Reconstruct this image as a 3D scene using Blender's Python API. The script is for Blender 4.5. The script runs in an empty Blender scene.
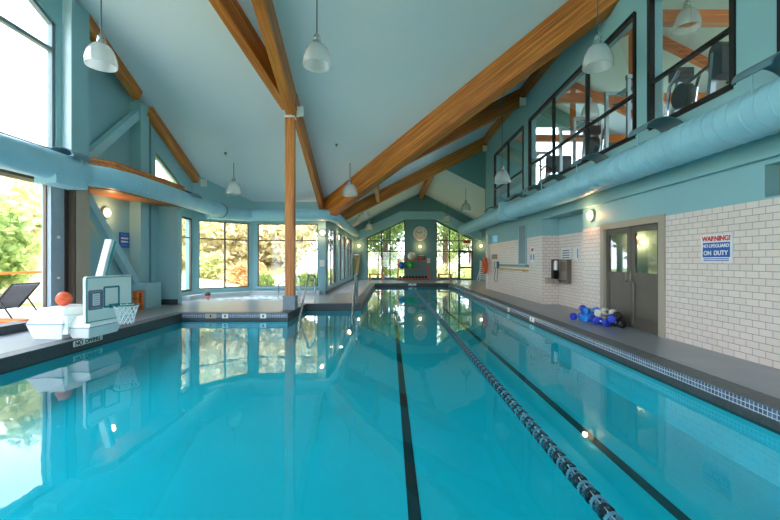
import bpy, math, random
from mathutils import Vector, Matrix
from mathutils.geometry import tessellate_polygon
random.seed(7)
S = bpy.context.scene
COL = S.collection
# ------------------------------------------------------------------ camera, world, sun, exposure
cam_d = bpy.data.cameras.new('camera'); cam = bpy.data.objects.new('camera', cam_d); COL.objects.link(cam)
cam.location = (0, 0, 1.45); cam.rotation_euler = (math.pi/2, 0, 0)
cam_d.sensor_width = 36; cam_d.lens = 36*400/780; cam_d.shift_y = 1/780; cam_d.clip_end = 300
S.camera = cam
w = bpy.data.worlds.new('sky'); S.world = w; w.use_nodes = True
bgn = w.node_tree.nodes['Background']; bgn.inputs[0].default_value = (0.87, 0.955, 1.13, 1); bgn.inputs[1].default_value = 1.0
sd = bpy.data.lights.new('sun', 'SUN'); sd.energy = 1.0; sd.angle = math.radians(3); sd.color = (1, .95, .85)
sun = bpy.data.objects.new('sun', sd); COL.objects.link(sun)
sun.rotation_euler = Vector((-.33, .28, -.9)).to_track_quat('-Z', 'Y').to_euler()
S.view_settings.view_transform = 'Standard'; S.view_settings.look = 'None'; S.view_settings.gamma = 1
S.view_settings.use_curve_mapping = False
S.view_settings.exposure = 3.12
S.cycles.max_bounces = 10; S.cycles.diffuse_bounces = 6; S.cycles.glossy_bounces = 5; S.cycles.transparent_max_bounces = 16
S.cycles.sample_clamp_indirect = 6

def portal(c, inward, wd, ht):
    d = bpy.data.lights.new('daylight_portal', 'AREA'); d.shape = 'RECTANGLE'; d.size = wd; d.size_y = ht
    d.cycles.is_portal = True
    o = bpy.data.objects.new('daylight_portal', d); COL.objects.link(o); o.location = c
    iv = Vector(inward); z = -iv; x = Vector((0, 0, 1)).cross(z).normalized(); y = z.cross(x)
    o.rotation_euler = Matrix((x, y, z)).transposed().to_euler()
portal((-8.3, 3.8, 1.65), (1, 0, 0), 11, 3.3)
portal((-8.3, 3.8, 5.6), (1, 0, 0), 11, 3.4)
portal((-8.2, 14.7, 1.7), (1, 0, 0), 1.8, 2.9)
portal((-7.1, 16.9, 1.7), (.7071, -.7071, 0), 2.6, 2.9)
portal((-4.4, 17.8, 1.7), (0, -1, 0), 2.8, 2.9)
portal((-3.2, 24, 1.7), (1, 0, 0), 12, 2.9)
portal((2.3, 31.0, 2.3), (0, -1, 0), 8.4, 4.6)
portal((-1.3, -3.9, 1.6), (0, 1, 0), 11.6, 2.9)  # for the added fill windows behind the camera
portal((12.5, 9, 6.0), (-1, 0, 0), 18, 2.6)
portal((9.0, 21.8, 6.9), (0, -1, 0), 3, 3.4)

# ------------------------------------------------------------------ helpers
def lin(r, g, b):
    f = lambda c: (c/12.92 if c <= .04045 else ((c+.055)/1.055)**2.4)
    return (f(r/255), f(g/255), f(b/255), 1)

class NT:
    def __init__(s, name):
        s.m = bpy.data.materials.new(name); s.m.use_nodes = True
        s.t = s.m.node_tree; s.t.nodes.clear()
        s.out = s.n('ShaderNodeOutputMaterial')
    def n(s, typ, **kw):
        x = s.t.nodes.new(typ)
        for k, v in kw.items(): setattr(x, k, v)
        return x
    def l(s, a, b): s.t.links.new(a, b)
    def bsdf(s, col=None, rough=.5, metal=0, spec=.5):
        b = s.n('ShaderNodeBsdfPrincipled')
        if col: b.inputs['Base Color'].default_value = col
        b.inputs['Roughness'].default_value = rough; b.inputs['Metallic'].default_value = metal
        b.inputs['Specular IOR Level'].default_value = spec
        s.l(b.outputs[0], s.out.inputs[0]); return b
    def coords(s, order='XYZ', scale=(1, 1, 1)):
        tc = s.n('ShaderNodeTexCoord'); sp = s.n('ShaderNodeSeparateXYZ'); cb = s.n('ShaderNodeCombineXYZ')
        s.l(tc.outputs['Object'], sp.inputs[0])
        for i, ch in enumerate(order):
            mt = s.n('ShaderNodeMath', operation='MULTIPLY'); mt.inputs[1].default_value = scale[i]
            s.l(sp.outputs[ch], mt.inputs[0]); s.l(mt.outputs[0], cb.inputs[i])
        return cb.outputs[0]
    def noise(s, vec, scale, detail=3, rough=.5):
        x = s.n('ShaderNodeTexNoise'); x.inputs['Scale'].default_value = scale; x.inputs['Detail'].default_value = detail
        x.inputs['Roughness'].default_value = rough; s.l(vec, x.inputs['Vector']); return x.outputs['Fac']
    def ramp(s, fac, stops):
        r = s.n('ShaderNodeValToRGB'); s.l(fac, r.inputs[0]); e = r.color_ramp.elements
        while len(e) < len(stops): e.new(.5)
        for k, (p, c) in enumerate(stops): e[k].position = p; e[k].color = c
        return r.outputs[0]
    def bump(s, h, b, strength=.2, dist=.01):
        u = s.n('ShaderNodeBump'); u.inputs['Strength'].default_value = strength; u.inputs['Distance'].default_value = dist
        s.l(h, u.inputs['Height']); s.l(u.outputs[0], b.inputs['Normal'])

def plain(name, col, rough=.5, metal=0, var=.06, scale=3, spec=.5):
    t = NT(name); b = t.bsdf(col, rough, metal, spec)
    v = t.noise(t.coords(), scale)
    lo = tuple(c*(1-var) for c in col[:3])+(1,); hi = tuple(min(1, c*(1+var)) for c in col[:3])+(1,)
    t.l(t.ramp(v, [(.3, lo), (.7, hi)]), b.inputs['Base Color'])
    return t.m
def emit(name, col, st):
    t = NT(name); e = t.n('ShaderNodeEmission'); e.inputs[0].default_value = col; e.inputs[1].default_value = st
    t.l(e.outputs[0], t.out.inputs[0]); return t.m
def brick(name, order, bw, bh, c1, c2, mortar, ms, rough=.3, offset=.5, bump=.3):
    t = NT(name); b = t.bsdf(None, rough)
    x = t.n('ShaderNodeTexBrick'); x.offset = offset; t.l(t.coords(order), x.inputs['Vector'])
    x.inputs['Color1'].default_value = c1; x.inputs['Color2'].default_value = c2; x.inputs['Mortar'].default_value = mortar
    x.inputs['Scale'].default_value = 1; x.inputs['Mortar Size'].default_value = ms; x.inputs['Mortar Smooth'].default_value = .1
    x.inputs['Brick Width'].default_value = bw; x.inputs['Row Height'].default_value = bh
    t.l(x.outputs['Color'], b.inputs['Base Color'])
    inv = t.n('ShaderNodeMath', operation='SUBTRACT'); inv.inputs[0].default_value = 1; t.l(x.outputs['Fac'], inv.inputs[1])
    t.bump(inv.outputs[0], b, bump, .004); return t.m
def schlick(t, f0, nrm=None, gain=1.0):
    """reflectance of a smooth surface, the same from both sides"""
    ge = t.n('ShaderNodeNewGeometry'); dt = t.n('ShaderNodeVectorMath', operation='DOT_PRODUCT')
    t.l(ge.outputs['Incoming'], dt.inputs[0]); t.l(nrm if nrm is not None else ge.outputs['Normal'], dt.inputs[1])
    def mth(op, a, b):
        x = t.n('ShaderNodeMath', operation=op)
        for i, q in enumerate((a, b)):
            if q is None: continue
            if isinstance(q, (int, float)): x.inputs[i].default_value = q
            else: t.l(q, x.inputs[i])
        return x.outputs[0]
    c = mth('ABSOLUTE', dt.outputs['Value'], None); c = mth('SUBTRACT', 1.0, c); c = mth('POWER', c, 5.0)
    c = mth('MULTIPLY', c, 1-f0); c = mth('ADD', c, f0); c = mth('MULTIPLY', c, gain); return mth('MINIMUM', c, 1.0)
def glass(name, tint=(.96, .98, .98, 1), refl=1.0):
    t = NT(name); tr = t.n('ShaderNodeBsdfTransparent'); tr.inputs[0].default_value = tint
    g = t.n('ShaderNodeBsdfGlossy'); g.inputs['Roughness'].default_value = .02
    mx = t.n('ShaderNodeMixShader'); t.l(schlick(t, .03, None, refl), mx.inputs[0]); t.l(tr.outputs[0], mx.inputs[1]); t.l(g.outputs[0], mx.inputs[2])
    t.l(mx.outputs[0], t.out.inputs[0]); return t.m
def wood(name, dark, mid, light, lam=.045):
    t = NT(name); b = t.bsdf(None, .38)
    v = t.coords('XYZ', (.35, 5, 5)); n1 = t.noise(v, 3.0, 5, .6)
    v2 = t.coords('XYZ', (.25, 1, 1/lam)); n2 = t.noise(v2, .9, 1)
    ad = t.n('ShaderNodeMath', operation='ADD'); t.l(n1, ad.inputs[0]); t.l(n2, ad.inputs[1])
    hf = t.n('ShaderNodeMath', operation='MULTIPLY'); hf.inputs[1].default_value = .5; t.l(ad.outputs[0], hf.inputs[0])
    t.l(t.ramp(hf.outputs[0], [(.32, dark), (.5, mid), (.66, light)]), b.inputs['Base Color'])
    return t.m
def leafmat(name, c1, c2, trans=.35):
    t = NT(name); tc = t.n('ShaderNodeTexCoord')
    nz = t.noise(tc.outputs['Object'], 2.5, 3); cr = t.ramp(nz, [(.35, c1), (.65, c2)])
    d = t.n('ShaderNodeBsdfDiffuse'); tr = t.n('ShaderNodeBsdfTranslucent'); t.l(cr, d.inputs[0]); t.l(cr, tr.inputs[0])
    mx = t.n('ShaderNodeMixShader'); mx.inputs[0].default_value = trans
    t.l(d.outputs[0], mx.inputs[1]); t.l(tr.outputs[0], mx.inputs[2]); t.l(mx.outputs[0], t.out.inputs[0]); return t.m

M = {}
M['teal'] = plain('teal_paint', lin(138, 184, 191), .55, var=.04, scale=.7)
M['tealshade'] = plain('shade_darkened_teal', lin(104, 152, 154), .55, var=.04, scale=.7)  # wall teal darkened: shade on the far walls is put into the colour
M['tealtrim'] = plain('teal_trim_paint', lin(152, 196, 205), .45, var=.03)
M['ceil'] = plain('ceiling_paint', lin(218, 229, 237), .7, var=.025, scale=.5)
M['duct'] = plain('duct_paint', lin(146, 196, 212), .38, var=.05, scale=2)
M['hood'] = plain('hood_paint', lin(94, 130, 140), .45)
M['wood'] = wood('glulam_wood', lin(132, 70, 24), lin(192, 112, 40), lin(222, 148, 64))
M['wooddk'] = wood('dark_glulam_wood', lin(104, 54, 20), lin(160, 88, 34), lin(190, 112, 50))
M['orangewood'] = wood('orange_stained_wood', lin(170, 80, 24), lin(206, 104, 36), lin(226, 134, 60))
M['tile'] = brick('white_wall_tile', 'YZX', .205, .1003, lin(230, 214, 208), lin(222, 206, 199), lin(140, 136, 132), .0045)
M['tilex'] = brick('white_wall_tile_return', 'XZY', .205, .1003, lin(230, 214, 208), lin(222, 206, 199), lin(140, 136, 132), .0045)
M['deck'] = None
t = NT('deck_concrete'); b = t.bsdf(None, .3)
x = t.n('ShaderNodeTexBrick'); x.offset = 0; t.l(t.coords(), x.inputs['Vector'])
x.inputs['Color1'].default_value = lin(140, 146, 153); x.inputs['Color2'].default_value = lin(135, 141, 148); x.inputs['Mortar'].default_value = lin(129, 135, 142)
x.inputs['Scale'].default_value = 1; x.inputs['Mortar Size'].default_value = .006; x.inputs['Brick Width'].default_value = .6; x.inputs['Row Height'].default_value = .6
nz = t.noise(t.coords(), 2.2, 3, .5)
mx = t.n('ShaderNodeMix', data_type='RGBA', blend_type='MULTIPLY'); mx.inputs[0].default_value = .4
t.l(x.outputs['Color'], mx.inputs[6]); t.l(t.ramp(nz, [(.3, (.74, .74, .74, 1)), (.7, (1, 1, 1, 1))]), mx.inputs[7])
t.l(mx.outputs[2], b.inputs['Base Color'])
M['deck'] = t.m
M['coping'] = plain('coping_stone', lin(86, 91, 94), .5, var=.25, scale=14)
M['mosaicY'] = brick('mosaic_tile_long', 'YZX', .05, .05, lin(92, 112, 140), lin(70, 84, 108), lin(178, 188, 196), .005, .2, 0)
M['mosaicX'] = brick('mosaic_tile_cross', 'XZY', .05, .05, lin(92, 112, 140), lin(70, 84, 108), lin(178, 188, 196), .005, .2, 0)
M['gutter'] = plain('dark_gutter', lin(58, 66, 70), .5, var=.2, scale=20)
M['poolpaint'] = plain('pool_paint', (.03, .60, .66, 1), .6, var=.05, scale=.8)
M['black'] = plain('black_rubber', lin(30, 32, 34), .5)
M['poolline'] = plain('black_pool_line', lin(22, 34, 42), .5)
M['white'] = plain('white_plastic', lin(238, 238, 236), .35, var=.02)
M['offwhite'] = plain('pale_grey_green_plastic', lin(226, 238, 232), .35, var=.02)
M['tealline'] = plain('teal_stripe', lin(30, 128, 138), .4)
M['steel'] = plain('brushed_steel', lin(200, 204, 206), .22, 1, var=.05)
M['darksteel'] = plain('tarnished_steel', lin(120, 112, 104), .35, .8, var=.1)
M['brown'] = plain('bronze_frame', lin(92, 78, 66), .45, .2)
M['brownd'] = plain('dark_bronze_mullion', lin(70, 60, 54), .4, .3)
M['tan'] = plain('taupe_frame_paint', lin(170, 158, 142), .5, var=.03)
M['doorgrey'] = plain('bronze_door_paint', lin(92, 86, 78), .4, .1)
M['greypanel'] = plain('grey_door_stile', lin(150, 168, 178), .45)
M['blackm'] = plain('black_metal', lin(28, 26, 28), .4, .3)
M['greyframe'] = plain('grey_window_frame', lin(112, 128, 134), .4)
M['plinthstone'] = plain('grey_plinth_tile', lin(128, 140, 150), .5, var=.1, scale=8)
M['cordgrey'] = plain('dark_grey_cord', lin(74, 84, 90), .5)
M['paleledge'] = plain('pale_stone_ledge', lin(196, 202, 206), .4)
M['palejamb'] = plain('pale_blue_jamb_paint', lin(214, 232, 238), .45)
M['glass'] = glass('window_glass')
M['doorglass'] = glass('door_glass', (.92, .97, .97, 1), 2.0)
M['gymglass'] = glass('gym_window_glass', (.9, .95, .94, 1), 1.3)
M['lampglass'] = None
t = NT('prismatic_lamp_glass')
tr = t.n('ShaderNodeBsdfTransparent'); tr.inputs[0].default_value = (.9, .93, .93, 1)
g = t.n('ShaderNodeBsdfGlossy'); g.inputs['Roughness'].default_value = .12
tl = t.n('ShaderNodeBsdfTranslucent'); tl.inputs[0].default_value = (.96, .96, .95, 1)
df = t.n('ShaderNodeBsdfDiffuse'); df.inputs[0].default_value = (.93, .95, .95, 1)
m0 = t.n('ShaderNodeMixShader'); m0.inputs[0].default_value = .5; t.l(tl.outputs[0], m0.inputs[1]); t.l(df.outputs[0], m0.inputs[2])
m1 = t.n('ShaderNodeMixShader'); m1.inputs[0].default_value = .55; t.l(m0.outputs[0], m1.inputs[1]); t.l(tr.outputs[0], m1.inputs[2])
lw = t.n('ShaderNodeLayerWeight'); lw.inputs[0].default_value = .25
m2 = t.n('ShaderNodeMixShader'); t.l(lw.outputs['Facing'], m2.inputs[0]); t.l(m1.outputs[0], m2.inputs[1]); t.l(g.outputs[0], m2.inputs[2])
t.l(m2.outputs[0], t.out.inputs[0]); M['lampglass'] = t.m
M['sconce'] = emit('lit_sconce_glass', (1, .74, .42, 1), .3)
M['bulb'] = emit('lit_bulb', (1, .9, .75, 1), 2.0)
M['basketball'] = plain('orange_rubber', lin(226, 92, 50), .5)
M['net'] = plain('white_net_cord', lin(240, 246, 246), .6)
M['leaf_y'] = leafmat('yellow_green_leaves', lin(180, 182, 120), lin(232, 230, 180), .45)
M['leaf_g'] = leafmat('mid_green_leaves', lin(110, 135, 75), lin(182, 192, 120), .4)
M['leaf_d'] = leafmat('dark_conifer_needles', lin(70, 95, 58), lin(140, 160, 92), .4)
M['leaf_t'] = leafmat('pale_tan_twigs', lin(186, 172, 132), lin(224, 212, 166), .42)
M['leaf_r'] = leafmat('reddish_twigs', lin(215, 165, 120), lin(230, 200, 150), .4)
M['bark'] = plain('bark', lin(112, 80, 64), .8, var=.3, scale=6)
M['patio'] = plain('pale_patio_stone', lin(200, 190, 180), .7, var=.1)
M['hill'] = None
t = NT('hillside_ground'); b = t.bsdf(None, .9); nz = t.noise(t.coords(), .9, 8, .7)
t.l(t.ramp(nz, [(.3, lin(150, 135, 95)), (.5, lin(205, 195, 150)), (.7, lin(175, 180, 105))]), b.inputs['Base Color']); M['hill'] = t.m
t = NT('lawn_grass'); b = t.bsdf(None, .9); nz = t.noise(t.coords(), 1.5, 8, .7)
t.l(t.ramp(nz, [(.3, lin(90, 112, 44)), (.7, lin(160, 172, 80))]), b.inputs['Base Color']); M['lawn'] = t.m
M['sling'] = plain('dark_mesh_sling', lin(92, 86, 92), .8, var=.15, scale=40)
M['skin'] = plain('skin', lin(214, 150, 130), .5)
M['hair'] = plain('dark_hair', lin(70, 60, 58), .6)
M['blue'] = plain('royal_blue_foam', lin(38, 62, 190), .5)
M['azure'] = plain('azure_foam', lin(30, 130, 225), .5)
M['wfoam'] = plain('white_foam', lin(214, 208, 200), .6)
M['bfoam'] = plain('black_foam', lin(34, 26, 28), .6)
M['green'] = plain('green_vinyl', lin(40, 185, 70), .35)
M['bluev'] = plain('blue_vinyl', lin(36, 110, 190), .35)
M['redsign'] = plain('red_sign_paint', lin(214, 52, 40), .4)
M['bluesign'] = plain('blue_sign_paint', lin(30, 84, 170), .4)
M['cream'] = plain('cream_enamel', lin(222, 222, 210), .4)
M['orange'] = plain('orange_plastic', lin(226, 88, 30), .4)
M['yellow'] = plain('yellow_fibreglass', lin(214, 178, 60), .4)
M['paper'] = plain('paper', lin(226, 228, 232), .6)
M['papergrey'] = plain('printed_grey', lin(120, 124, 140), .6)
M['rope'] = plain('tan_rope', lin(176, 160, 112), .8)
M['ropeblue'] = plain('pale_blue_float', lin(72, 128, 148), .35)
M['ropedark'] = plain('dark_teal_float', lin(18, 38, 50), .35)
M['gymfloor'] = plain('gym_floor', lin(90, 84, 80), .6)
M['gymwall'] = plain('gym_wall_paint', lin(205, 210, 208), .6)
M['towel'] = plain('grey_blue_panel', lin(118, 140, 150), .5)

class MB:
    def __init__(s): s.v = []; s.f = []
    def add(s, vs, fs):
        o = len(s.v); s.v += [Vector(p) for p in vs]; s.f += [tuple(i+o for i in f) for f in fs]; return s
    def box(s, a, b):
        x0, x1 = sorted((a[0], b[0])); y0, y1 = sorted((a[1], b[1])); z0, z1 = sorted((a[2], b[2]))
        return s.add([(x0, y0, z0), (x1, y0, z0), (x1, y1, z0), (x0, y1, z0), (x0, y0, z1), (x1, y0, z1), (x1, y1, z1), (x0, y1, z1)],
              [(0, 3, 2, 1), (4, 5, 6, 7), (0, 1, 5, 4), (1, 2, 6, 5), (2, 3, 7, 6), (3, 0, 4, 7)])
    def bar(s, p, q, w, h, up=(0, 0, 1)):
        p, q = Vector(p), Vector(q); d = (q-p).normalized(); u = Vector(up)
        if abs(d.dot(u)) > .98: u = Vector((1, 0, 0))
        r = d.cross(u).normalized(); u = r.cross(d); r = r*w/2; u = u*h/2
        return s.add([p-r-u, p+r-u, p+r+u, p-r+u, q-r-u, q+r-u, q+r+u, q-r+u],
              [(0, 3, 2, 1), (4, 5, 6, 7), (0, 1, 5, 4), (1, 2, 6, 5), (2, 3, 7, 6), (3, 0, 4, 7)])
    def prism(s, pts, ext, holes=()):
        polys = [[Vector(p) for p in pts]]+[[Vector(p) for p in h] for h in holes]; e = Vector(ext)
        flat = [p for pl in polys for p in pl]; n = len(flat)
        tri = tessellate_polygon(polys)
        fs = [tuple(t) for t in tri]+[tuple(i+n for i in reversed(t)) for t in tri]
        o = 0
        for pl in polys:
            k = len(pl)
            for i in range(k): j = (i+1) % k; fs.append((o+i, o+j, o+j+n, o+i+n))
            o += k
        return s.add(flat+[p+e for p in flat], fs)
    def tube(s, pts, r, n=10, cap=True, r2=None):
        pts = [Vector(p) for p in pts]; rings = []; prev = None
        for i, p in enumerate(pts):
            d = (pts[min(i+1, len(pts)-1)]-pts[max(i-1, 0)]).normalized()
            if prev is None:
                a = Vector((0, 0, 1)) if abs(d.z) < .9 else Vector((1, 0, 0)); u = d.cross(a).normalized()
            else: u = (prev-d*prev.dot(d)).normalized()
            prev = u; v = d.cross(u)
            rr = r if r2 is None else r+(r2-r)*i/(len(pts)-1)
            rings.append([p+(u*math.cos(2*math.pi*k/n)+v*math.sin(2*math.pi*k/n))*rr for k in range(n)])
        fs = []
        for i in range(len(pts)-1):
            for k in range(n): fs.append((i*n+k, i*n+(k+1) % n, (i+1)*n+(k+1) % n, (i+1)*n+k))
        if cap: fs.append(tuple(reversed(range(n)))); fs.append(tuple((len(pts)-1)*n+k for k in range(n)))
        return s.add([p for r_ in rings for p in r_], fs)
    def lathe(s, prof, c=(0, 0, 0), axis=(0, 0, 1), n=20):
        a = Vector(axis).normalized(); t_ = Vector((1, 0, 0)) if abs(a.x) < .9 else Vector((0, 1, 0))
        u = a.cross(t_).normalized(); v = a.cross(u); c = Vector(c); vs = []; fs = []
        for r, h in prof:
            for k in range(n):
                th = 2*math.pi*k/n; vs.append(c+a*h+(u*math.cos(th)+v*math.sin(th))*r)
        for i in range(len(prof)-1):
            for k in range(n): fs.append((i*n+k, i*n+(k+1) % n, (i+1)*n+(k+1) % n, (i+1)*n+k))
        return s.add(vs, fs)
    def ball(s, c, r, n=16, m=10):
        rx, ry, rz = r if hasattr(r, '__len__') else (r, r, r); c = Vector(c); vs = []; fs = []
        for i in range(m+1):
            ph = math.pi*i/m
            for k in range(n):
                th = 2*math.pi*k/n; vs.append(c+Vector((rx*math.sin(ph)*math.cos(th), ry*math.sin(ph)*math.sin(th), rz*math.cos(ph))))
        for i in range(m):
            for k in range(n): fs.append((i*n+k, (i+1)*n+k, (i+1)*n+(k+1) % n, i*n+(k+1) % n))
        return s.add(vs, fs)

def wloc(o):
    v = Vector((0, 0, 0))
    while o is not None: v += o.location; o = o.parent
    return v
def obj(name, mb, mat, parent=None, smooth=False, local=False):
    off = Vector((0, 0, 0)) if (parent is None or local) else wloc(parent)
    me = bpy.data.meshes.new(name); me.from_pydata([tuple(p-off) for p in mb.v], [], mb.f)
    import bmesh
    bm = bmesh.new(); bm.from_mesh(me); bmesh.ops.remove_doubles(bm, verts=bm.verts, dist=1e-5)
    bmesh.ops.recalc_face_normals(bm, faces=bm.faces); bm.to_mesh(me); bm.free()
    me.materials.append(M[mat] if isinstance(mat, str) else mat)
    if smooth:
        for p in me.polygons: p.use_smooth = True
        try: me.set_sharp_from_angle(angle=math.radians(45))
        except Exception: pass
    o = bpy.data.objects.new(name, me); COL.objects.link(o)
    if parent: o.parent = parent
    return o
def tag(o, label=None, cat=None, group=None, kind=None):
    if label: o['label'] = label
    if cat: o['category'] = cat
    if group: o['group'] = group
    if kind: o['kind'] = kind
    return o
def thing(name, label, cat, loc=(0, 0, 0), group=None, kind=None, rot=None):
    o = bpy.data.objects.new(name, None); COL.objects.link(o); o.location = loc; o.empty_display_size = .1
    if rot: o.rotation_euler = rot
    return tag(o, label, cat, group, kind)
def struct(name, mb, mat, parent=None, smooth=False):
    o = obj(name, mb, mat, parent, smooth)
    if parent is None: o['kind'] = 'structure'
    return o
def sroot(name, loc=(0, 0, 0)):
    o = bpy.data.objects.new(name, None); COL.objects.link(o); o.location = loc; o['kind'] = 'structure'; return o
def copy_tree(o, parent=None):
    c = o.copy(); COL.objects.link(c); c.parent = parent
    for ch in list(o.children): copy_tree(ch, c)
    return c
def text(s, c, right, up, size, mat, parent, name='lettering', depth=.002, bold=0):
    cu = bpy.data.curves.new('txt', 'FONT'); cu.body = s; cu.size = size; cu.align_x = 'CENTER'; cu.align_y = 'CENTER'; cu.extrude = depth; cu.offset = bold
    o = bpy.data.objects.new('txt', cu); COL.objects.link(o)
    dg = bpy.context.evaluated_depsgraph_get(); me = bpy.data.meshes.new_from_object(o.evaluated_get(dg))
    bpy.data.objects.remove(o); r = Vector(right).normalized(); u = Vector(up).normalized(); nn = r.cross(u)
    off = wloc(parent)
    for v in me.vertices: p = v.co.copy(); v.co = Vector(c)-off+r*p.x+u*p.y+nn*p.z
    me.materials.clear(); me.materials.append(M[mat])
    q = bpy.data.objects.new(name, me); COL.objects.link(q); q.parent = parent; return q
def wall(name, p0, u, outer, holes, thick, mat, parent=None):
    p0 = Vector(p0); u = Vector(u)
    P = lambda a: p0+u*a[0]+Vector((0, 0, a[1]))
    return struct(name, MB().prism([P(a) for a in outer], thick, [[P(a) for a in h] for h in holes]), mat, parent)
def rect(a, b, c, d): return [(a, c), (b, c), (b, d), (a, d)]
WN = [0]
def window(p0, u, poly, vbars, hbars, mat='brownd', fw=.055, dep=.07, gl='glass', inward=(0, 0, 0)):
    """a window filling the polygon poly of (u, z) points on a wall"""
    WN[0] += 1; p0 = Vector(p0); u = Vector(u); P = lambda a, z: p0+u*a+Vector((0, 0, z))
    root = sroot('window_%d' % WN[0], P(*poly[0])); f = MB(); n = len(poly)
    zs = lambda a: [z for (a0, z0), (a1, z1) in [(poly[i], poly[(i+1) % n]) for i in range(n)] if abs(a1-a0) > 1e-6 and min(a0, a1)-1e-6 <= a <= max(a0, a1)+1e-6 for z in [z0+(z1-z0)*(a-a0)/(a1-a0)]]
    us = lambda z: [a for (a0, z0), (a1, z1) in [(poly[i], poly[(i+1) % n]) for i in range(n)] if abs(z1-z0) > 1e-6 and min(z0, z1)-1e-6 <= z <= max(z0, z1)+1e-6 for a in [a0+(a1-a0)*(z-z0)/(z1-z0)]]
    nrm = u.cross(Vector((0, 0, 1))).normalized(); cu = sum(a for a, z in poly)/n; cz = sum(z for a, z in poly)/n
    for i in range(n):
        (a0, z0), (a1, z1) = poly[i], poly[(i+1) % n]
        k = lambda a, z: P(a+(cu-a)*.0, z)
        f.bar(k(a0, z0), k(a1, z1), fw*1.4, dep, nrm)
    fr = obj('window_frame', f, mat, root)
    g = MB()
    for a in vbars:
        zz = zs(a)
        if len(zz) > 1: g.bar(P(a, min(zz)), P(a, max(zz)), fw, dep*.9, nrm)
    for z in hbars:
        aa = us(z)
        if len(aa) > 1: g.bar(P(min(aa), z), P(max(aa), z), fw*.8, dep*.9, nrm)
    if g.v: obj('mullion', g, mat, root)
    obj('glass_pane', MB().prism([P(a, z)-nrm*.004 for a, z in poly], nrm*.008), gl, root)
    return root

def beam(name, label, p0, p1, w, d, mat='wood', cat='beam'):
    p0, p1 = Vector(p0), Vector(p1); X = (p1-p0).normalized(); Y = Vector((0, 0, 1)).cross(X).normalized(); Z = X.cross(Y)
    o = obj(name, MB().box((0, -w/2, -d), ((p1-p0).length, w/2, 0)), mat)
    o.matrix_world = Matrix.Translation(p0) @ Matrix((X, Y, Z)).transposed().to_4x4()
    tag(o, label, cat, kind='thing')
    bv = o.modifiers.new('edge', 'BEVEL'); bv.width = .012; bv.segments = 2
    return o

# ------------------------------------------------------------------ roof planes
XS, YB, ZE = -2.8, 17.4, 4.03          # valley start
KA, KB = .51, .485
RX, RZ = 2.36, 4.03+KA*(2.36+2.8)      # far ridge
ZA = lambda x: ZE+KA*(x-XS)
ZB = lambda y: ZE+KB*(YB-y)
YV = lambda x: YB-(x-XS)*KA/KB     # valley line
RY = 7.0; ZR = ZB(RY)
def ceil(name, pts, mat='ceil'): return struct(name, MB().prism(pts, (0, 0, .16)), mat)
xl = -8.15
ceil('ceiling', [(xl, 18.1, ZB(18.1)), (XS-.35, 18.1, ZB(18.1)), (XS, YB, ZE), (5.2, YV(5.2), ZA(5.2)), (5.2, RY, ZR), (xl, RY, ZR)])
ceil('ceiling_near', [(xl, RY, ZR), (5.2, RY, ZR), (5.2, -3.7, ZR-KB*(RY+3.7)), (xl, -3.7, ZR-KB*(RY+3.7))])
ceil('ceiling_main', [(XS, YB, ZE), (5.2, YV(5.2), ZA(5.2)), (5.2, 21.4, ZA(5.2)), (RX, 21.4, RZ), (RX, 30.9, RZ), (XS, 30.9, ZE)])
ceil('ceiling_eave', [(XS, YB, ZE), (XS, 30.9, ZE), (XS-.6, 30.9, ZE-.306), (XS-.6, 18.1, ZE-.306)])
ceil('ceiling_far', [(RX, 21.36, RZ), (8.0, 21.36, RZ-KA*(8-RX)), (8.0, 30.9, RZ-KA*(8-RX)), (RX, 30.9, RZ)])

# ------------------------------------------------------------------ floor, pool, hot tub
POOL = [(3.77, .9), (3.77, 25.8), (-.97, 25.8), (-.97, 13.5), (-2.83, 13.5), (-2.83, 11.05), (-5.75, 11.05), (-5.75, .9)]
def offset(pl, d):
    out = []; n = len(pl)
    for i in range(n):
        a, b, c = Vector(pl[i-1]), Vector(pl[i]), Vector(pl[(i+1) % n])
        e1 = (b-a).normalized(); e2 = (c-b).normalized(); n1 = Vector((e1.y, -e1.x)); n2 = Vector((e2.y, -e2.x))
        m = n1+n2; out.append(tuple(b+m*(2*d/m.dot(m)) if m.length > 1e-6 else b+n1*d))
    return out
P3 = offset(POOL, .30)
TUB = [(-4.2, 14.9), (-3.75, 15.6), (-3.9, 16.5), (-4.3, 16.85), (-5.9, 16.85), (-7.25, 15.5), (-7.3, 15.0), (-7.0, 14.75)]
z3 = lambda pl, z: [(p[0], p[1], z) for p in pl]
FLOOR = [(-8.05, -3.6), (5.4, -3.6), (5.4, 10.7), (5.8, 10.7), (5.8, 13.55), (5.3, 13.55), (5.3, 20.8), (7.7, 20.8), (7.7, 30.7), (-2.9, 30.7), (-2.9, 17.5), (-5.95, 17.5), (-7.8, 15.7), (-8.05, 13.3)]
struct('floor', MB().prism(z3(FLOOR, -.12), (0, 0, .12), [z3(P3, -.12), z3(TUB, -.12)]), 'deck')
struct('trim_1', MB().prism(z3(P3, -.008), (0, 0, .018), [z3(POOL, -.008)]), 'coping')
def ring(mb, pl, z0, z1, sel):
    n = len(pl)
    for i in range(n):
        a, b = pl[i], pl[(i+1) % n]; horiz = abs(a[1]-b[1]) < 1e-6
        if sel is None or sel == horiz: mb.add([(a[0], a[1], z0), (b[0], b[1], z0), (b[0], b[1], z1), (a[0], a[1], z1)], [(0, 1, 2, 3)])
    return mb
PW = offset(POOL, .004); quad = lambda a, b, z0, z1: MB().add([(a[0], a[1], z0), (b[0], b[1], z0), (b[0], b[1], z1), (a[0], a[1], z1)], [(0, 1, 2, 3)])
struct('trim_2', quad(PW[0], PW[1], -.14, -.008), 'mosaicY')
struct('trim_3', quad(PW[5], PW[6], -.14, -.008), 'mosaicX')
rest = MB()
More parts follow.
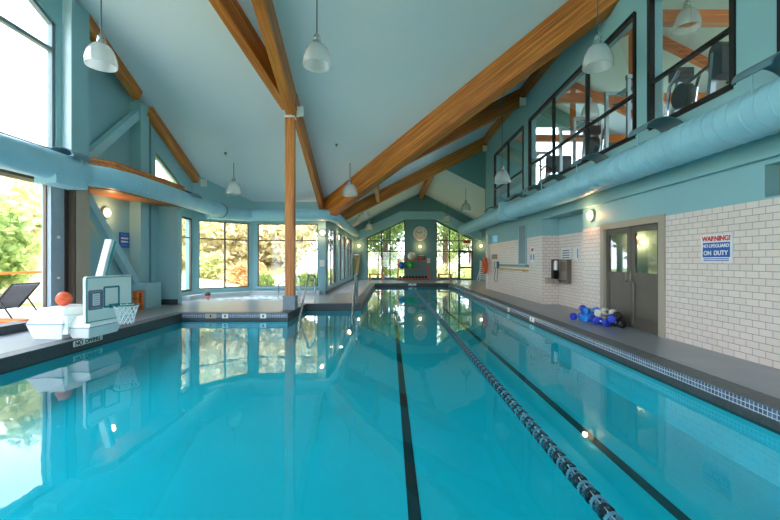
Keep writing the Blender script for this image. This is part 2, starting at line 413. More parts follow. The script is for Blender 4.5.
for k in (1, 2, 3, 4, 6, 7): q_ = quad(PW[k], PW[(k+1) % 8], -.14, -.008); rest.add(q_.v, q_.f)
struct('trim_13', rest, 'gutter')
struct('trim_4', ring(MB(), offset(POOL, .0), -.235, -.110, None), 'gutter')
ZF = -.75
basin = MB(); ring(basin, offset(POOL, .01), ZF, -.22, None)
basin.prism(z3(offset(POOL, .01), ZF-.06), (0, 0, .06))
pool = tag(obj('pool_basin', basin, 'poolpaint'), kind='structure')
for xx in (.212, 2.5):
    obj('lane_marking', MB().box((xx-.055, 1.2, ZF), (xx+.055, 24.4, ZF+.006)).box((xx-.3, 24.3, ZF), (xx+.3, 24.4, ZF+.006)), 'poolline', pool)
# water
def water(name, tint, scale, strength, foam=False):
    t = NT(name); tr = t.n('ShaderNodeBsdfTransparent'); tr.inputs[0].default_value = tint
    g = t.n('ShaderNodeBsdfGlossy'); g.inputs['Roughness'].default_value = .015
    n1 = t.noise(t.coords('XYZ', (1, .55, 1)), scale, 2, .4); n2 = t.noise(t.coords('XYZ', (1, .7, 1)), scale*4.5, 2, .4)
    m_ = t.n('ShaderNodeMath', operation='MULTIPLY_ADD'); m_.inputs[1].default_value = .12; t.l(n2, m_.inputs[0]); t.l(n1, m_.inputs[2])
    u = t.n('ShaderNodeBump'); u.inputs['Strength'].default_value = strength; u.inputs['Distance'].default_value = .02
    t.l(m_.outputs[0], u.inputs['Height'])
    t.l(u.outputs[0], g.inputs['Normal']); 
    mx = t.n('ShaderNodeMixShader'); t.l(schlick(t, .02, u.outputs[0]), mx.inputs[0]); t.l(tr.outputs[0], mx.inputs[1]); t.l(g.outputs[0], mx.inputs[2])
    last = mx.outputs[0]
    if foam:
        nf = t.noise(t.coords(), 3.5, 5, .7); fr = t.ramp(nf, [(.42, (.15, .15, .15, 1)), (.62, (.9, .9, .9, 1))])
        d = t.n('ShaderNodeBsdfDiffuse'); d.inputs[0].default_value = (.85, .9, .9, 1)
        m2 = t.n('ShaderNodeMixShader'); t.l(fr, m2.inputs[0]); t.l(last, m2.inputs[1]); t.l(d.outputs[0], m2.inputs[2]); last = m2.outputs[0]
    t.l(last, t.out.inputs[0]); return t.m
M['water'] = water('pool_water_surface', (.28, .88, .94, 1), 1.3, .25)
M['tubwater'] = water('hot_tub_water', (.55, .9, .9, 1), 4, .5, True)
flat = lambda pl, z: MB().add(z3(pl, z), [tuple(t) for t in tessellate_polygon([[Vector(p) for p in z3(pl, z)]])])
tag(obj('pool_water', flat(offset(POOL, .015), -.2), 'water'), 'clear turquoise water filling the long swimming pool', 'water', kind='stuff')
TI = offset(TUB, -.012); tb = MB(); ring(tb, TI, -1.0, .004, None); tb.prism(z3(TUB, -1.05), (0, 0, .05))
tag(obj('tub_basin', tb, 'white'), kind='structure')
tag(obj('tub_water', flat(TI, -.04), 'tubwater'), 'bubbling water in the hot tub beside the bay windows', 'water', kind='stuff')
# raised tub ledge below the bay windows
struct('trim_5', MB().prism(z3([(-7.7, 14.6), (-7.32, 14.6), (-7.32, 15.55), (-5.92, 16.95), (-3.0, 16.95), (-3.0, 17.4), (-5.95, 17.4), (-7.7, 15.65)], 0), (0, 0, .16)), 'paleledge')

# ------------------------------------------------------------------ left wall
XL = -7.7
T = (-.22, 0, 0)
roofL = lambda y: ZB(y) if y > RY else ZR-KB*(RY-y)
# window zone Y -2..9.1 (lower glazed doors, upper windows)
low = rect(-1.8, 9.1, .0, 3.27)
up1 = [(-.6, 3.95), (9.24, 3.95), (9.24, 6.92), (7.0, 7.95), (4.2, 6.6), (-.6, 4.25)]
wall('wall_left', (XL, 0, 0), (0, 1, 0), [(-3.6, 0), (-1.8, 0), (-1.8, 3.27), (9.1, 3.27), (9.1, 0), (9.95, 0), (9.95, roofL(9.95)), (RY, ZR), (-3.6, roofL(-3.6))], [up1], T, 'teal')
window((XL-.1, 0, 0), (0, 1, 0), up1, [6.6, 4.2, 1.8], [6.3], 'greyframe', fw=.11, dep=.12)
window((XL-.1, 0, 0), (0, 1, 0), low, [-.1, 1.5, 3.2, 4.8, 6.4], [], 'brown', fw=.1)
struct('trim_6', MB().box((XL-.3, -1.8, 3.2), (XL+.05, 9.1, 3.34)), 'brown')
struct('trim_7', MB().box((XL-.15, -.6, 3.88), (XL+.1, 9.1, 3.95)), 'wooddk')
pil = MB().box((XL-.2, 9.42, 3.3), (-7.49, 9.97, roofL(9.95)-.02)); struct('wall_left_pier', pil, 'teal')
struct('trim_12', MB().box((XL-.2, 9.395, 3.3), (-7.49, 9.42, roofL(9.4)-.02)), 'palejamb')
d2 = sroot('door_2', (XL, 9, 0)); obj('stile_panel', MB().box((XL-.06, 9.05, 0), (XL+.03, 9.42, 3.27)), 'greypanel', d2)
for z_, q_ in ((2.0, .035), (1.06, .025)): obj('round_pull', MB().lathe([(0, .0), (q_, .0), (q_, .03), (0, .03)], (XL+.03, 9.24, z_), (1, 0, 0)), 'white', d2)
obj('door_jamb', MB().box((XL-.1, 9.42, 0), (XL+.06, 9.5, 3.3)), 'brownd', d2)
obj('door_casing', MB().box((XL-.1, 9.5, 0), (XL+.2, 9.56, 3.3)), 'brown', d2)
obj('outer_casing', MB().box((XL-.2, 9.56, 0), (-7.485, 9.97, 3.3)), 'tan', d2)
struct('trim_8', MB().box((XL-.25, 2, 0), (XL+.14, 8.5, .17)), 'gutter')
# recess with bracing
struct('wall_left_recess', MB().prism([(-7.95, 9.9, 0), (-7.95, 13.3, 0), (-7.95, 13.3, roofL(13.3)), (-7.95, 9.9, roofL(9.9))], (-.15, 0, 0)), 'teal')
struct('wall_left_panel', MB().box((-7.95, 13.3, 0), (-7.05, 13.55, 3.25)), 'teal')
struct('baseboard_left', MB().box((-7.96, 9.95, 0), (-7.93, 13.29, .18)).box((-7.95, 13.27, 0), (-7.05, 13.3, .18)), 'gutter')
post = MB().box((-7.95, 12.2, 0), (-7.6, 12.62, roofL(12.62)-.05)).box((-7.95, 12.05, 0), (-7.35, 12.85, .78))
tag(obj('support_post', post, 'teal'), 'teal boxed post in the left wall where two braces meet', 'post', kind='thing')
brc = MB().bar((-7.75, 9.85, 3.45), (-7.75, 12.35, .55), .22, .2, (1, 0, 0))
tag(obj('diagonal_brace', brc, 'tealtrim'), 'lower teal diagonal brace running down behind the basketball backboard', 'brace', kind='thing')
brc = MB().bar((-7.75, 9.85, 3.75), (-7.75, 12.3, 6.0), .22, .2, (1, 0, 0))
tag(obj('diagonal_brace', brc, 'tealtrim'), 'upper teal diagonal brace rising to the post above the wooden ledge', 'brace', kind='thing')
# wooden ledge (bulkhead)
lg = thing('wooden_ledge', 'deep glulam wood ledge along the left wall behind the round duct', 'ledge', (-7.3, 11.5, 3.33), kind='thing')
obj('side_board', MB().prism(z3([(-7.05, 10.33), (-7.05, 13.75), (-7.2, 13.75), (-7.2, 10.4)], 3.25), (0, 0, .76)), 'wood', lg)
obj('angled_board', MB().prism(z3([(-7.69, 9.4), (-7.06, 10.32), (-7.21, 10.4), (-7.69, 9.6)], 3.25), (0, 0, .76)), 'wood', lg)
obj('soffit_board', MB().prism(z3([(-7.69, 9.96), (-7.22, 10.42), (-7.22, 13.26), (-7.94, 13.26), (-7.94, 9.96)], 3.26), (0, 0, .05)), 'wood', lg)
# wall of the bay, left side
tri = [(13.15, 3.9), (15.1, 3.9), (15.1, 4.1), (13.15, 5.05)]
wb = rect(13.6, 15.5, .33, 3.07)
wall('wall_left_bay', (XL, 0, 0), (0, 1, 0), [(12.9, 0), (15.65, 0), (15.65, ZB(15.65)), (12.9, ZB(12.9))], [tri, wb], T, 'teal')
window((XL-.06, 0, 0), (0, 1, 0), tri, [], [])
window((XL-.03, 0, 0), (0, 1, 0), wb, [], [2.34], 'brown')
dg = Vector((1, 1, 0)).normalized(); L = 1.75*math.sqrt(2); nd = Vector((-1, 1, 0)).normalized()*.2
wd = rect(L*.085, L*.925, .33, 3.07)
wall('wall_bay_angled', (XL, 15.65, 0), dg, [(0, 0), (L, 0), (L, ZB(17.4)), (0, ZB(15.65))], [wd], nd, 'teal')
window(Vector((XL, 15.65, 0))+nd*.3, dg, wd, [L*.51], [2.34], 'brown')
wf = rect(-5.76, -3.13, .33, 3.07)
wall('wall_bay_front', (0, 17.4, 0), (1, 0, 0), [(-5.95, 0), (-2.8, 0), (-2.8, ZE), (-5.95, ZE)], [wf], (0, .1, 0), 'teal')
window((0, 17.45, 0), (1, 0, 0), wf, [-4.4], [2.34], 'brown')
# sills of the bay
struct('trim_9', MB().box((-5.8, 17.3, .27), (-3.1, 17.42, .34)), 'tealtrim')
# side wall of the far hall
sw = [rect(a, b, .3, 3.0) for a, b in ((18.1, 20.9), (21.7, 23.2), (23.5, 25.3), (26.0, 27.5), (27.8, 29.4))]
wall('wall_left_far', (XS, 0, 0), (0, 1, 0), rect(17.45, 30.7, 0, ZE), sw, (-.2, 0, 0), 'teal')
for i, p in enumerate(sw): window((XS-.08, 0, 0), (0, 1, 0), p, [19.5] if i == 0 else [], [2.3])
struct('baseboard_side', MB().box((XS, 17.4, 0), (XS+.02, 30.5, .14)), 'gutter')
# unseen wall behind the camera, its windows added for frontal fill light
fill_windows = [rect(a, a+2.6, .4, 3.0) for a in (-7.0, -4.1, -1.2, 1.7)]
wall('wall_front', (0, -3.5, 0), (1, 0, 0), [(-8, 0), (5.4, 0), (5.4, roofL(-3.5)), (-8, roofL(-3.5))], fill_windows, (0, -.2, 0), 'teal')
for p in fill_windows: window((0, -3.56, 0), (1, 0, 0), p, [p[0][0]+1.3], [2.3])

# ------------------------------------------------------------------ back wall
YK = 30.5
bx = lambda x: (x-390)*YK/400
bz = lambda y: 1.45-(y-261)*YK/400
lw_ = [(bx(367), .12), (bx(405), .12), (bx(405), 4.55), (bx(367), 3.2)]
rw_ = [(bx(436), .12), (bx(459), .12), (bx(459), 2.2), (bx(472.7), 2.2), (bx(472.7), 3.1), (bx(436), 4.5)]
dw_ = rect(bx(459), bx(472.7), 0, 2.2)
rw_hole = [(bx(436), .12), (bx(459), .12), (bx(459), .0), (bx(472.7), .0), (bx(472.7), 3.1), (bx(436), 4.5)]
wall('wall_back', (0, YK, 0), (1, 0, 0), [(XS, -.05), (7.7, -.05), (7.7, RZ-KA*(7.7-RX)), (RX, RZ), (XS, ZE)], [lw_, rw_hole], (0, .2, 0), 'tealshade')
window((0, YK+.06, 0), (1, 0, 0), lw_, [bx(381.7), bx(390)], [bz(240.8), bz(251.3)], fw=.09)
window((0, YK+.06, 0), (1, 0, 0), rw_, [bx(449.4), bx(459)], [bz(240.8), bz(251.3)], fw=.09)
dr = sroot('door_3', (bx(466), YK, 0))
f = MB()
for a in (bx(459)+.05, bx(472.7)-.05): f.box((a-.06, YK+.0, 0), (a+.06, YK+.1, 2.2))
for z in (.06, .95, 2.13): f.box((bx(459), YK+.005, z-.06), (bx(472.7), YK+.095, z+.06))
obj('door_leaf', f, 'brown', dr); obj('glass_pane', MB().box((bx(459), YK+.045, 0), (bx(472.7), YK+.055, 2.2)), 'glass', dr)
obj('door_handle', MB().bar((bx(461), YK-.04, 1.0), (bx(461), YK-.04, 1.25), .03, .03), 'steel', dr)
# bulkhead following the gable above the windows
lowp = [(-2.3, 3.05), (bx(405), 4.62), (bx(435), 4.62), (6.9, 2.95)]
upp = [(6.9, 3.6), (bx(441), 5.18), (bx(400), 5.18), (-2.3, 3.75)]
struct('trim_10', MB().prism([(a, YK-.4, z) for a, z in lowp+upp], (0, .4, 0)), 'tealtrim')
wall('wall_right_far', (7.6, 0, 0), (0, 1, 0), rect(20.7, 30.7, 0, 4.3), [], (.2, 0, 0), 'teal')

# ------------------------------------------------------------------ right wall
XR = 5.2
tl_ = MB().box((XR, -3.5, 0), (XR+.2, 7.56, 2.305)).box((XR, 9.81, 0), (XR+.2, 10.8, 2.305)).box((5.65, 10.7, 0), (5.8, 13.6, 2.305)).box((5.1, 13.42, 0), (5.3, 20.9, 2.305))
struct('wall_right_tiled', tl_, 'tile')
struct('wall_right_return', MB().box((5.1, 13.4, 0), (5.66, 13.42, 2.305)), 'tilex')
ph = rect(4.0, 5.55, 2.33, 2.78)
wall('wall_right_band', (XR, 0, 0), (0, 1, 0), rect(-3.5, 10.8, 2.305, 2.85), [ph], (.2, 0, 0), 'teal')
struct('wall_right_recess', MB().box((5.65, 10.7, 2.305), (5.8, 13.6, 2.85)).box((5.1, 13.4, 2.305), (5.7, 13.44, 2.85)).box((5.4, 10.7, 0), (5.66, 10.8, 2.85)), 'teal')
slot = rect(14.95, 15.75, 2.305, 2.72); hatch = rect(19.0, 20.3, 2.34, 2.7)
wall('wall_right_upper_band', (5.1, 0, 0), (0, 1, 0), rect(13.42, 20.9, 2.305, 2.85), [hatch], (.2, 0, 0), 'teal')
struct('wall_right_end', MB().box((5.12, 20.85, 0), (7.7, 20.95, 3.9)), 'teal')
gw = [rect(5.94, 7.85, 4.05, 6.6), rect(8.32, 14.65, 4.05, 6.6), rect(15.3, 19.5, 4.05, 6.6), rect(2.6, 5.2, 4.05, 6.6)]
wall('wall_right', (5.1, 0, 0), (0, 1, 0), [(-3.6, 2.85), (21.35, 2.85), (21.35, ZA(5.1)), (YV(5.1), ZA(5.1)), (RY, ZR), (-3.6, roofL(-3.6))], gw, (.25, 0, 0), 'teal')
struct('ceiling_soffit', MB().box((5.3, -3.5, 2.86), (5.8, 20.9, 2.88)), 'teal')
for p, vb in zip(gw, ([], [10.37, 12.5], [17.3], [])): window((5.12, 0, 0), (0, 1, 0), p, vb, [4.93], 'blackm', fw=.065, dep=.1, gl='gymglass')
# pass-through opening behind the right tile wall
struct('wall_pass_through', MB().box((6.4, 3.4, 2.2), (6.45, 6.2, 3)).box((5.4, 3.3, 2.2), (6.45, 3.4, 3)).box((5.4, 6.1, 2.2), (6.45, 6.2, 3)).box((5.4, 3.3, 2.25), (6.45, 6.2, 2.3)), 'tan')
# double door
d1 = sroot('door_1', (XR, 8.68, 0))
f = MB().box((XR-.04, 7.54, 0), (XR+.12, 7.7, 2.34)).box((XR-.04, 9.67, 0), (XR+.12, 9.83, 2.34)).box((XR-.04, 7.7, 2.2), (XR+.12, 9.67, 2.34))
obj('door_frame', f, 'tan', d1)
for y0, y1, hy in ((7.7, 8.675, 8.6), (8.695, 9.67, 8.78)):
    lf = MB(); xa, xb = XR+.03, XR+.08
    lf.box((xa, y0, .02), (xb, y0+.13, 2.2)); lf.box((xa, y1-.13, .02), (xb, y1, 2.2)); lf.box((xa, y0+.13, 2.07), (xb, y1-.13, 2.2))
    lf.box((xa, y0+.13, .98), (xb, y1-.13, 1.2)); lf.box((xa, y0+.13, .02), (xb, y1-.13, .25)); lf.box((xa+.015, y0+.13, .25), (xb-.01, y1-.13, .98))
    lo = obj('door_leaf', lf, 'doorgrey', d1)
    obj('glass_pane', MB().box((xa+.02, y0+.13, 1.2), (xa+.03, y1-.13, 2.07)), 'doorglass', lo)
    obj('pull_handle', MB().tube([(XR+.03, hy, 1.0), (XR-.03, hy, 1.0), (XR-.03, hy, 1.22), (XR+.03, hy, 1.22)], .012), 'darksteel', lo)
obj('door_stop', MB().tube([(XR-.0, 8.55, .1), (XR-.0, 8.55, 1.0)], .011), 'darksteel', d1)
struct('wall_vestibule', MB().box((7.6, 6.5, 0), (7.7, 11, 2.8)).box((5.42, 6.6, 0), (7.6, 6.7, 2.8)).box((5.42, 10.6, 0), (7.6, 10.68, 2.8)).box((5.42, 6.6, 2.6), (7.6, 10.7, 2.7)).box((5.4, 6.6, -.1), (7.6, 10.68, 0)), 'teal')
struct('wall_service', MB().box((6.2, 13.6, 0), (6.3, 20.85, 2.85)), 'tealshade')
# gym slab, walls and roof
struct('floor_gym', MB().box((5.35, -3.5, 3.6), (12.2, 21.3, 3.85)), 'gymfloor')
endw = [(RX, RZ), (8.5, ZA(8.5)), (12.2, ZA(8.5)-1.85), (12.2, 3.6), (5.1, 3.6), (5.1, RZ-KA*(5.1-RX))]
wall('wall_gable', (0, 21.3, 0), (1, 0, 0), endw, [rect(7.7, 10.3, 5.2, 8.6)], (0, .15, 0), 'tealshade')
window((0, 21.36, 0), (1, 0, 0), rect(7.7, 10.3, 5.2, 8.6), [9.0], [6.9], 'white')
gwin = [rect(a, a+3, 4.7, 7.0) for a in (1, 5, 9, 13, 17)]
wall('wall_gym_side', (12.1, 0, 0), (0, 1, 0), rect(-3.5, 21.3, 3.6, 7.95), gwin, (.15, 0, 0), 'gymwall')
struct('wall_gym_near', MB().box((5.3, -3.6, 3.6), (12.2, -3.5, 9.8)), 'gymwall')
ceil('ceiling_gym', [(5.2, -3.6, ZA(5.2)), (8.5, -3.6, ZA(8.5)), (8.5, 21.4, ZA(8.5)), (5.2, 21.4, ZA(5.2))])
ceil('ceiling_gym_far', [(8.5, -3.6, ZA(8.5)), (12.3, -3.6, ZA(8.5)-1.9), (12.3, 21.4, ZA(8.5)-1.9), (8.5, 21.4, ZA(8.5))])

# ------------------------------------------------------------------ timber
col = thing('timber_column', 'single orange timber column standing on a grey plinth at the pool edge', 'column', (-2.99, 12.0, 0), kind='thing')
cm = MB().box((-.165, -.165, 0), (.165, .165, 5.62)); 
o = obj('timber_shaft', MB().box((0, -.13, -.13), (5.36, .13, .13)), 'wood', col, local=True); o.location = (0, 0, .36); o.rotation_euler = (0, -math.pi/2, 0)
obj('plinth', MB().box((-3.17, 11.82, 0), (-2.81, 12.18, .42)), 'plinthstone', col)
obj('cap_plate', MB().box((-3.14, 11.85, 5.72), (-2.84, 12.15, 5.76)), 'white', col)
zt = lambda y: ZB(y)+.02
beam('roof_beam', 'rafter over the column running up towards the top edge of the photo', (-2.99, 12.35, zt(12.35)), (-2.99, 7.0, zt(7.0)), .28, .72)
beam('roof_beam', 'narrower rafter descending from the column head to the inner roof corner', (-2.93, 17.3, zt(17.3)), (-2.93, 12.2, zt(12.2)), .2, .5)
beam('roof_beam', 'angled rafter meeting the column head from the upper left ceiling', (-3.05, 12.25, zt(12.25)), (-4.65, 7.05, zt(7.05)), .26, .62)
vz = lambda x: ZA(x)+.03
beam('valley_beam', 'huge glulam valley beam rising diagonally across the ceiling to the upper right', (-2.85, YV(-2.85), vz(-2.85)), (5.08, YV(5.08), vz(5.08)), .36, .84)
beam('roof_beam', 'farthest rafter crossing the hall below the dark triangular gable wall', (XS+.05, 21.15, ZA(XS+.05)+.02), (5.15, 21.15, ZA(5.15)+.02), .26, .62)
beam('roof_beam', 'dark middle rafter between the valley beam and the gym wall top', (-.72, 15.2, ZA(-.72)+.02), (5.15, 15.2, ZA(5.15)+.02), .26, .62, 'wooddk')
beam('wall_plate', 'orange timber along the gym wall top, far bay between two rafters', (5.0, 21.0, 8.0), (5.0, 15.35, 8.0), .2, .36)
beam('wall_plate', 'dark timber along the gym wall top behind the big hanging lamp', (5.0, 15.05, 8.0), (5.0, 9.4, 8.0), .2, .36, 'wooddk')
beam('ridge_beam', 'short ridge beam at the peak of the far gable', (RX, 30.45, RZ), (RX, 21.3, RZ), .26, .5)
beam('purlin', 'small purlin bridging the valley beam and the farthest rafter', (-.62, 21.0, ZA(-.62)+.01), (-.62, 15.4, ZA(-.62)+.01), .16, .62, 'wood')
beam('wall_rafter', 'rafter along the left wall top, upper length above the window', (-7.6, 12.15, zt(12.15)), (-7.6, 9.99, zt(9.99)), .2, .36)
beam('wall_rafter', 'rafter along the left wall top, lower length beyond the boxed post', (-7.6, 15.8, zt(15.8)), (-7.6, 12.66, zt(12.66)), .2, .36)
for (x, y, z, lb) in ((5.0, 20.98, 7.35, 'white steel bracket where the farthest rafter meets the gym wall'), (5.0, 15.0, 7.42, 'white steel bracket where the dark rafter meets the gym wall'), (-7.55, 15.9, 4.55, 'white steel bracket at the foot of the left wall rafter'), (-2.72, 12.2, 6.0, 'white steel strap on the side of the column head')):
    br = MB().box((x-.09, y-.05, z-.14), (x+.09, y+.02, z+.14)).box((x-.13, y-.02, z-.16), (x-.06, y+.03, z+.16))
    tag(obj('steel_bracket', br, 'white'), lb, 'bracket')
# gym trusses seen through the windows
for i, y in enumerate((9.4, 14.0, 18.6)):
    tr_ = thing('roof_truss', 'timber truss inside the gym, ' + ('first', 'second', 'third')[i] + ' from the right end of the windows', 'truss', (8.5, y, 7.2), 'timber trusses in the gym', kind='thing')
    obj('tie_beam', MB().box((5.4, y-.1, 7.0), (11.6, y+.1, 7.3)), 'orangewood', tr_)
    obj('king_post', MB().box((8.4, y-.09, 7.3), (8.6, y+.09, 9.4)), 'orangewood', tr_)
    obj('rafter', MB().bar((5.4, y, ZA(5.4)-.15), (8.5, y, ZA(8.5)-.15), .2, .3), 'orangewood', tr_)
    obj('rafter', MB().bar((12.0, y, ZA(8.5)-1.9), (8.5, y, ZA(8.5)-.15), .2, .3), 'orangewood', tr_)

# ------------------------------------------------------------------ ducts
def duct(name, label, runs, hoods, r, extra=None, big=None, cap=None):
    o = thing(name, label, 'duct', runs[0][0], kind='thing')
    for pts in runs:
        d = MB().tube(pts, r, 28)
        if big: d.tube(big, r+.06, 28)
        obj('duct_section', d, 'duct', o, True)
        s_ = MB()                        # spiral seams
        for a, b in zip(pts[:-1], pts[1:]):
            a, b = Vector(a), Vector(b); Ld = (b-a).length
            if Ld < .8: continue
            ax = (b-a).normalized(); uu = ax.cross(Vector((0, 0, 1))).normalized(); vv = ax.cross(uu); kk = int(Ld/.2*20)
            hel = [a+ax*(Ld*i/kk)+(uu*math.cos(i*math.pi/10)+vv*math.sin(i*math.pi/10))*r for i in range(kk+1)]
            obj('seam', MB().tube(hel, .009, 5), 'duct', o, True)
    for (x, y, z) in hoods:
        h = MB(); n = 14; R = .34; vs = []; fs = []
        for i in range(n+1):
            th = math.pi*i/n
            for rr in (R, R-.02):
                for yy in (-.27, .27): vs.append((x+rr*math.cos(th), y+yy, z-.05+rr*.62*math.sin(th)))
        for i in range(n):
            a = i*4; fs += [(a, a+1, a+5, a+4), (a+2, a+6, a+7, a+3), (a, a+4, a+6, a+2), (a+1, a+3, a+7, a+5)]
        fs += [(0, 2, 3, 1), (n*4, n*4+1, n*4+3, n*4+2)]
        h.add(vs, fs)
        ho = obj('deflector_hood', h, 'hood', o, True)
        for q in (-R+.02, R-.02): obj('hood_stem', MB().tube([(x+q, y, z-.28), (x+q, y, z-.03)], .012, 6), 'duct', ho)
    if cap: obj('end_cap', MB().lathe([(0, -.03), (r+.03, -.03), (r+.03, .03), (0, .03)], cap, (.1, 1, 0), 28), 'hood', o, True)
    if extra: obj('duct_grille', extra, 'duct', o)
    return o
arc = lambda a, b, c, n=6: [tuple(Vector(a).lerp(b, t).lerp(Vector(b).lerp(c, t), t)) for t in [i/n for i in range(n+1)]]
l1 = [(-7.05, 8.6, 3.44), (-7.05, 8.9, 3.44)] + arc((-7.05, 9.0, 3.44), (-7.0, 9.35, 3.44), (-6.75, 9.6, 3.44)) + [(-6.66, 10.2, 3.45), (-6.66, 12.1, 3.45), (-6.75, 14.9, 3.43), (-6.66, 15.75, 3.43)]
duct('air_duct', 'pale teal round duct along the left wall with bend around the ledge', [l1], [(-7.05, 8.75, 3.72), (-6.72, 13.3, 3.6)], .25,
     MB().box((-7.25, 8.15, 3.05), (-6.8, 9.0, 3.26)), [(-7.05, -3.3, 3.44), (-7.05, 8.8, 3.44), (-7.05, 9.05, 3.44)], (-6.655, 15.76, 3.43))
l2 = [(-7.2, 15.75, 3.36), (-5.95, 16.95, 3.38), (-5.7, 16.95, 3.4), (-3.0, 16.95, 3.4)] + arc((-2.9, 16.95, 3.4), (-2.5, 16.98, 3.4), (-2.45, 17.5, 3.4)) + [(-2.45, 29, 3.4)]
duct('air_duct', 'pale teal round duct above the bay windows continuing along the far side wall', [l2], [], .25)
r1 = [(4.66, -3.3, 3.31), (4.66, 13.0, 3.31)] + arc((4.66, 13.2, 3.31), (4.66, 13.9, 3.31), (4.5, 14.5, 3.31)) + [(4.45, 15.3, 3.31), (4.45, 24.4, 3.33)]
ex = MB().box((4.1, 14.75, 2.98), (4.72, 15.15, 3.64))
duct('air_duct', 'thick teal spiral duct below the gym windows on the right wall', [r1], [(4.75, y, 3.78) for y in (4.9, 7.15, 9.5, 11.7, 13.3, 14.9, 18.5)], .3, ex)

# ------------------------------------------------------------------ lamps
def pendant(label, x, y, z, ztop, R=.29):
    o = thing('pendant_lamp', label, 'lamp', (x, y, ztop), 'glass dome pendant lamps')
    k = R/.29; c = (x, y, z)
    obj('ceiling_canopy', MB().lathe([(0, 0), (.06, 0), (.06, -.05), (0, -.06)], (x, y, ztop)), 'white', o, True)
    obj('cord', MB().tube([(x, y, z+.48*k), (x, y, ztop-.03)], .013, 8), 'cordgrey', o)
    obj('socket', MB().lathe([(0, .5), (.04, .49), (.07, .44), (.075, .4), (.05, .385), (.08, .36), (.08, .29), (.1, .27), (0, .27)], c), 'steel', o, True)
    sh = [(.10, .29), (.16, .26), (.215, .19), (.26, .08), (.285, -.04), (.29, -.15), (.28, -.15), (.274, -.04), (.25, .07), (.205, .18), (.15, .245), (.1, .275)]
    obj('glass_shade', MB().lathe([(a*k, h*k) for a, h in sh], c, n=32), 'lampglass', o, True)
    obj('lamp_bulb', MB().ball((x, y, z+.1*k), (.06*k, .06*k, .11*k), 12, 8), 'white', o, True)
pendant('bright glass dome pendant hanging near the tall left window', -5.85, 8.1, 5.55, ZB(8.1))
pendant('glass dome pendant hanging high right of the column rafter', -1.48, 8.1, 5.55, ZB(8.1))
pendant('large glass dome pendant in front of the gym windows', 4.18, 8.05, 5.5, ZB(8.05))
pendant('glass dome pendant over the hot tub side, left of the column', -5.86, 15, 4.1, ZB(15))
pendant('glass dome pendant in front of the low end of the valley beam', -1.5, 15, 4.05, ZA(-1.5)-.0 if 15 > YV(-1.5) else ZB(15))
pendant('glass dome pendant on long cord beside the far gym window', 4.15, 14.8, 4.5, ZA(4.15))
pendant('glass dome pendant under the white gable slope, right side', 4.3, 22.7, 4.45, RZ-KA*(4.3-RX))
pendant('small far glass dome pendant right of the wall clock', 4.17, 29.2, 4.45, RZ-KA*(4.17-RX))
pendant('small far glass dome pendant left of the wall clock', -1.5, 29.0, 3.85, ZA(-1.5))
pendant('glass dome pendant partly hidden below the farthest rafter', -1.5, 22.8, 4.1, ZA(-1.5))
pendant('glass dome pendant inside the gym behind the right window', 6.9, 9.3, 7.0, ZA(6.9))
pendant('far glass dome pendant inside the gym behind middle window', 6.9, 13.8, 6.6, ZA(6.9))

def sconce(label, p, nrm, en=2.2):
    n = Vector(nrm); o = thing('wall_sconce', label, 'lamp', p, 'round lit wall sconces')
    obj('back_plate', MB().lathe([(0, 0), (.155, 0), (.155, .04), (.13, .05), (0, .05)], p, n), 'tan', o, True)
    obj('glass_dome', MB().lathe([(.135, .045), (.125, .08), (.09, .11), (.045, .125), (0, .13)], p, n), 'sconce', o, True)
    ld = bpy.data.lights.new('sconce_glow', 'POINT'); ld.energy = en; ld.color = (1, .52, .22); ld.shadow_soft_size = .06
    lo = bpy.data.objects.new('sconce_glow', ld); COL.objects.link(lo); lo.parent = o; lo.location = n*.2
    return o
sconce('round lit sconce on the left wall under the wooden ledge', (-7.94, 11.15, 2.8), (1, 0, 0))
sconce('round lit sconce beside the double doors', (XR, 10.28, 2.62), (-1, 0, 0))
sconce('added lit sconce behind the right door glass, in place of a reflection', (6.65, 10.6, 1.95), (0, -1, 0), 3).scale = (.55, .55, .55)  # added: stands in for a reflected sconce and brightens the vestibule
sconce('round lit sconce on the pier at the corner of the bay', (-2.93, 17.4, 2.68), (0, -1, 0))
sconce('round lit sconce on the side wall, nearer of two between windows', (XS, 21.3, 2.7), (1, 0, 0))
sconce('round lit sconce on the side wall, farther of two between windows', (XS, 25.65, 2.7), (1, 0, 0))
sconce('round lit sconce at the left end of the far wall', (-2.37, YK, 2.6), (0, -1, 0))
sconce('round lit sconce on the far wall under the clock', (2.3, YK, 2.55), (0, -1, 0))
sconce('round lit sconce right of the far glass door', (6.93, YK, 2.6), (0, -1, 0))
for p, lb in (((-4.6, 8.2), 'small sprinkler head in the ceiling above the hot tub side'), ((-.7, 8.2), 'small sprinkler head in the ceiling beside the high pendant'), ((-1.9, 14.2), 'small sprinkler head near the low end of the valley beam'), ((-6.0, 14.6), 'small sprinkler head beside the lamp over the hot tub')):
    tag(obj('sprinkler_head', MB().lathe([(0, .02), (.05, .02), (.05, -.01), (.015, -.02), (.015, -.06), (.035, -.06), (.035, -.07), (0, -.07)], (p[0], p[1], ZB(p[1]))), 'darksteel', None, True), lb, 'sprinkler')

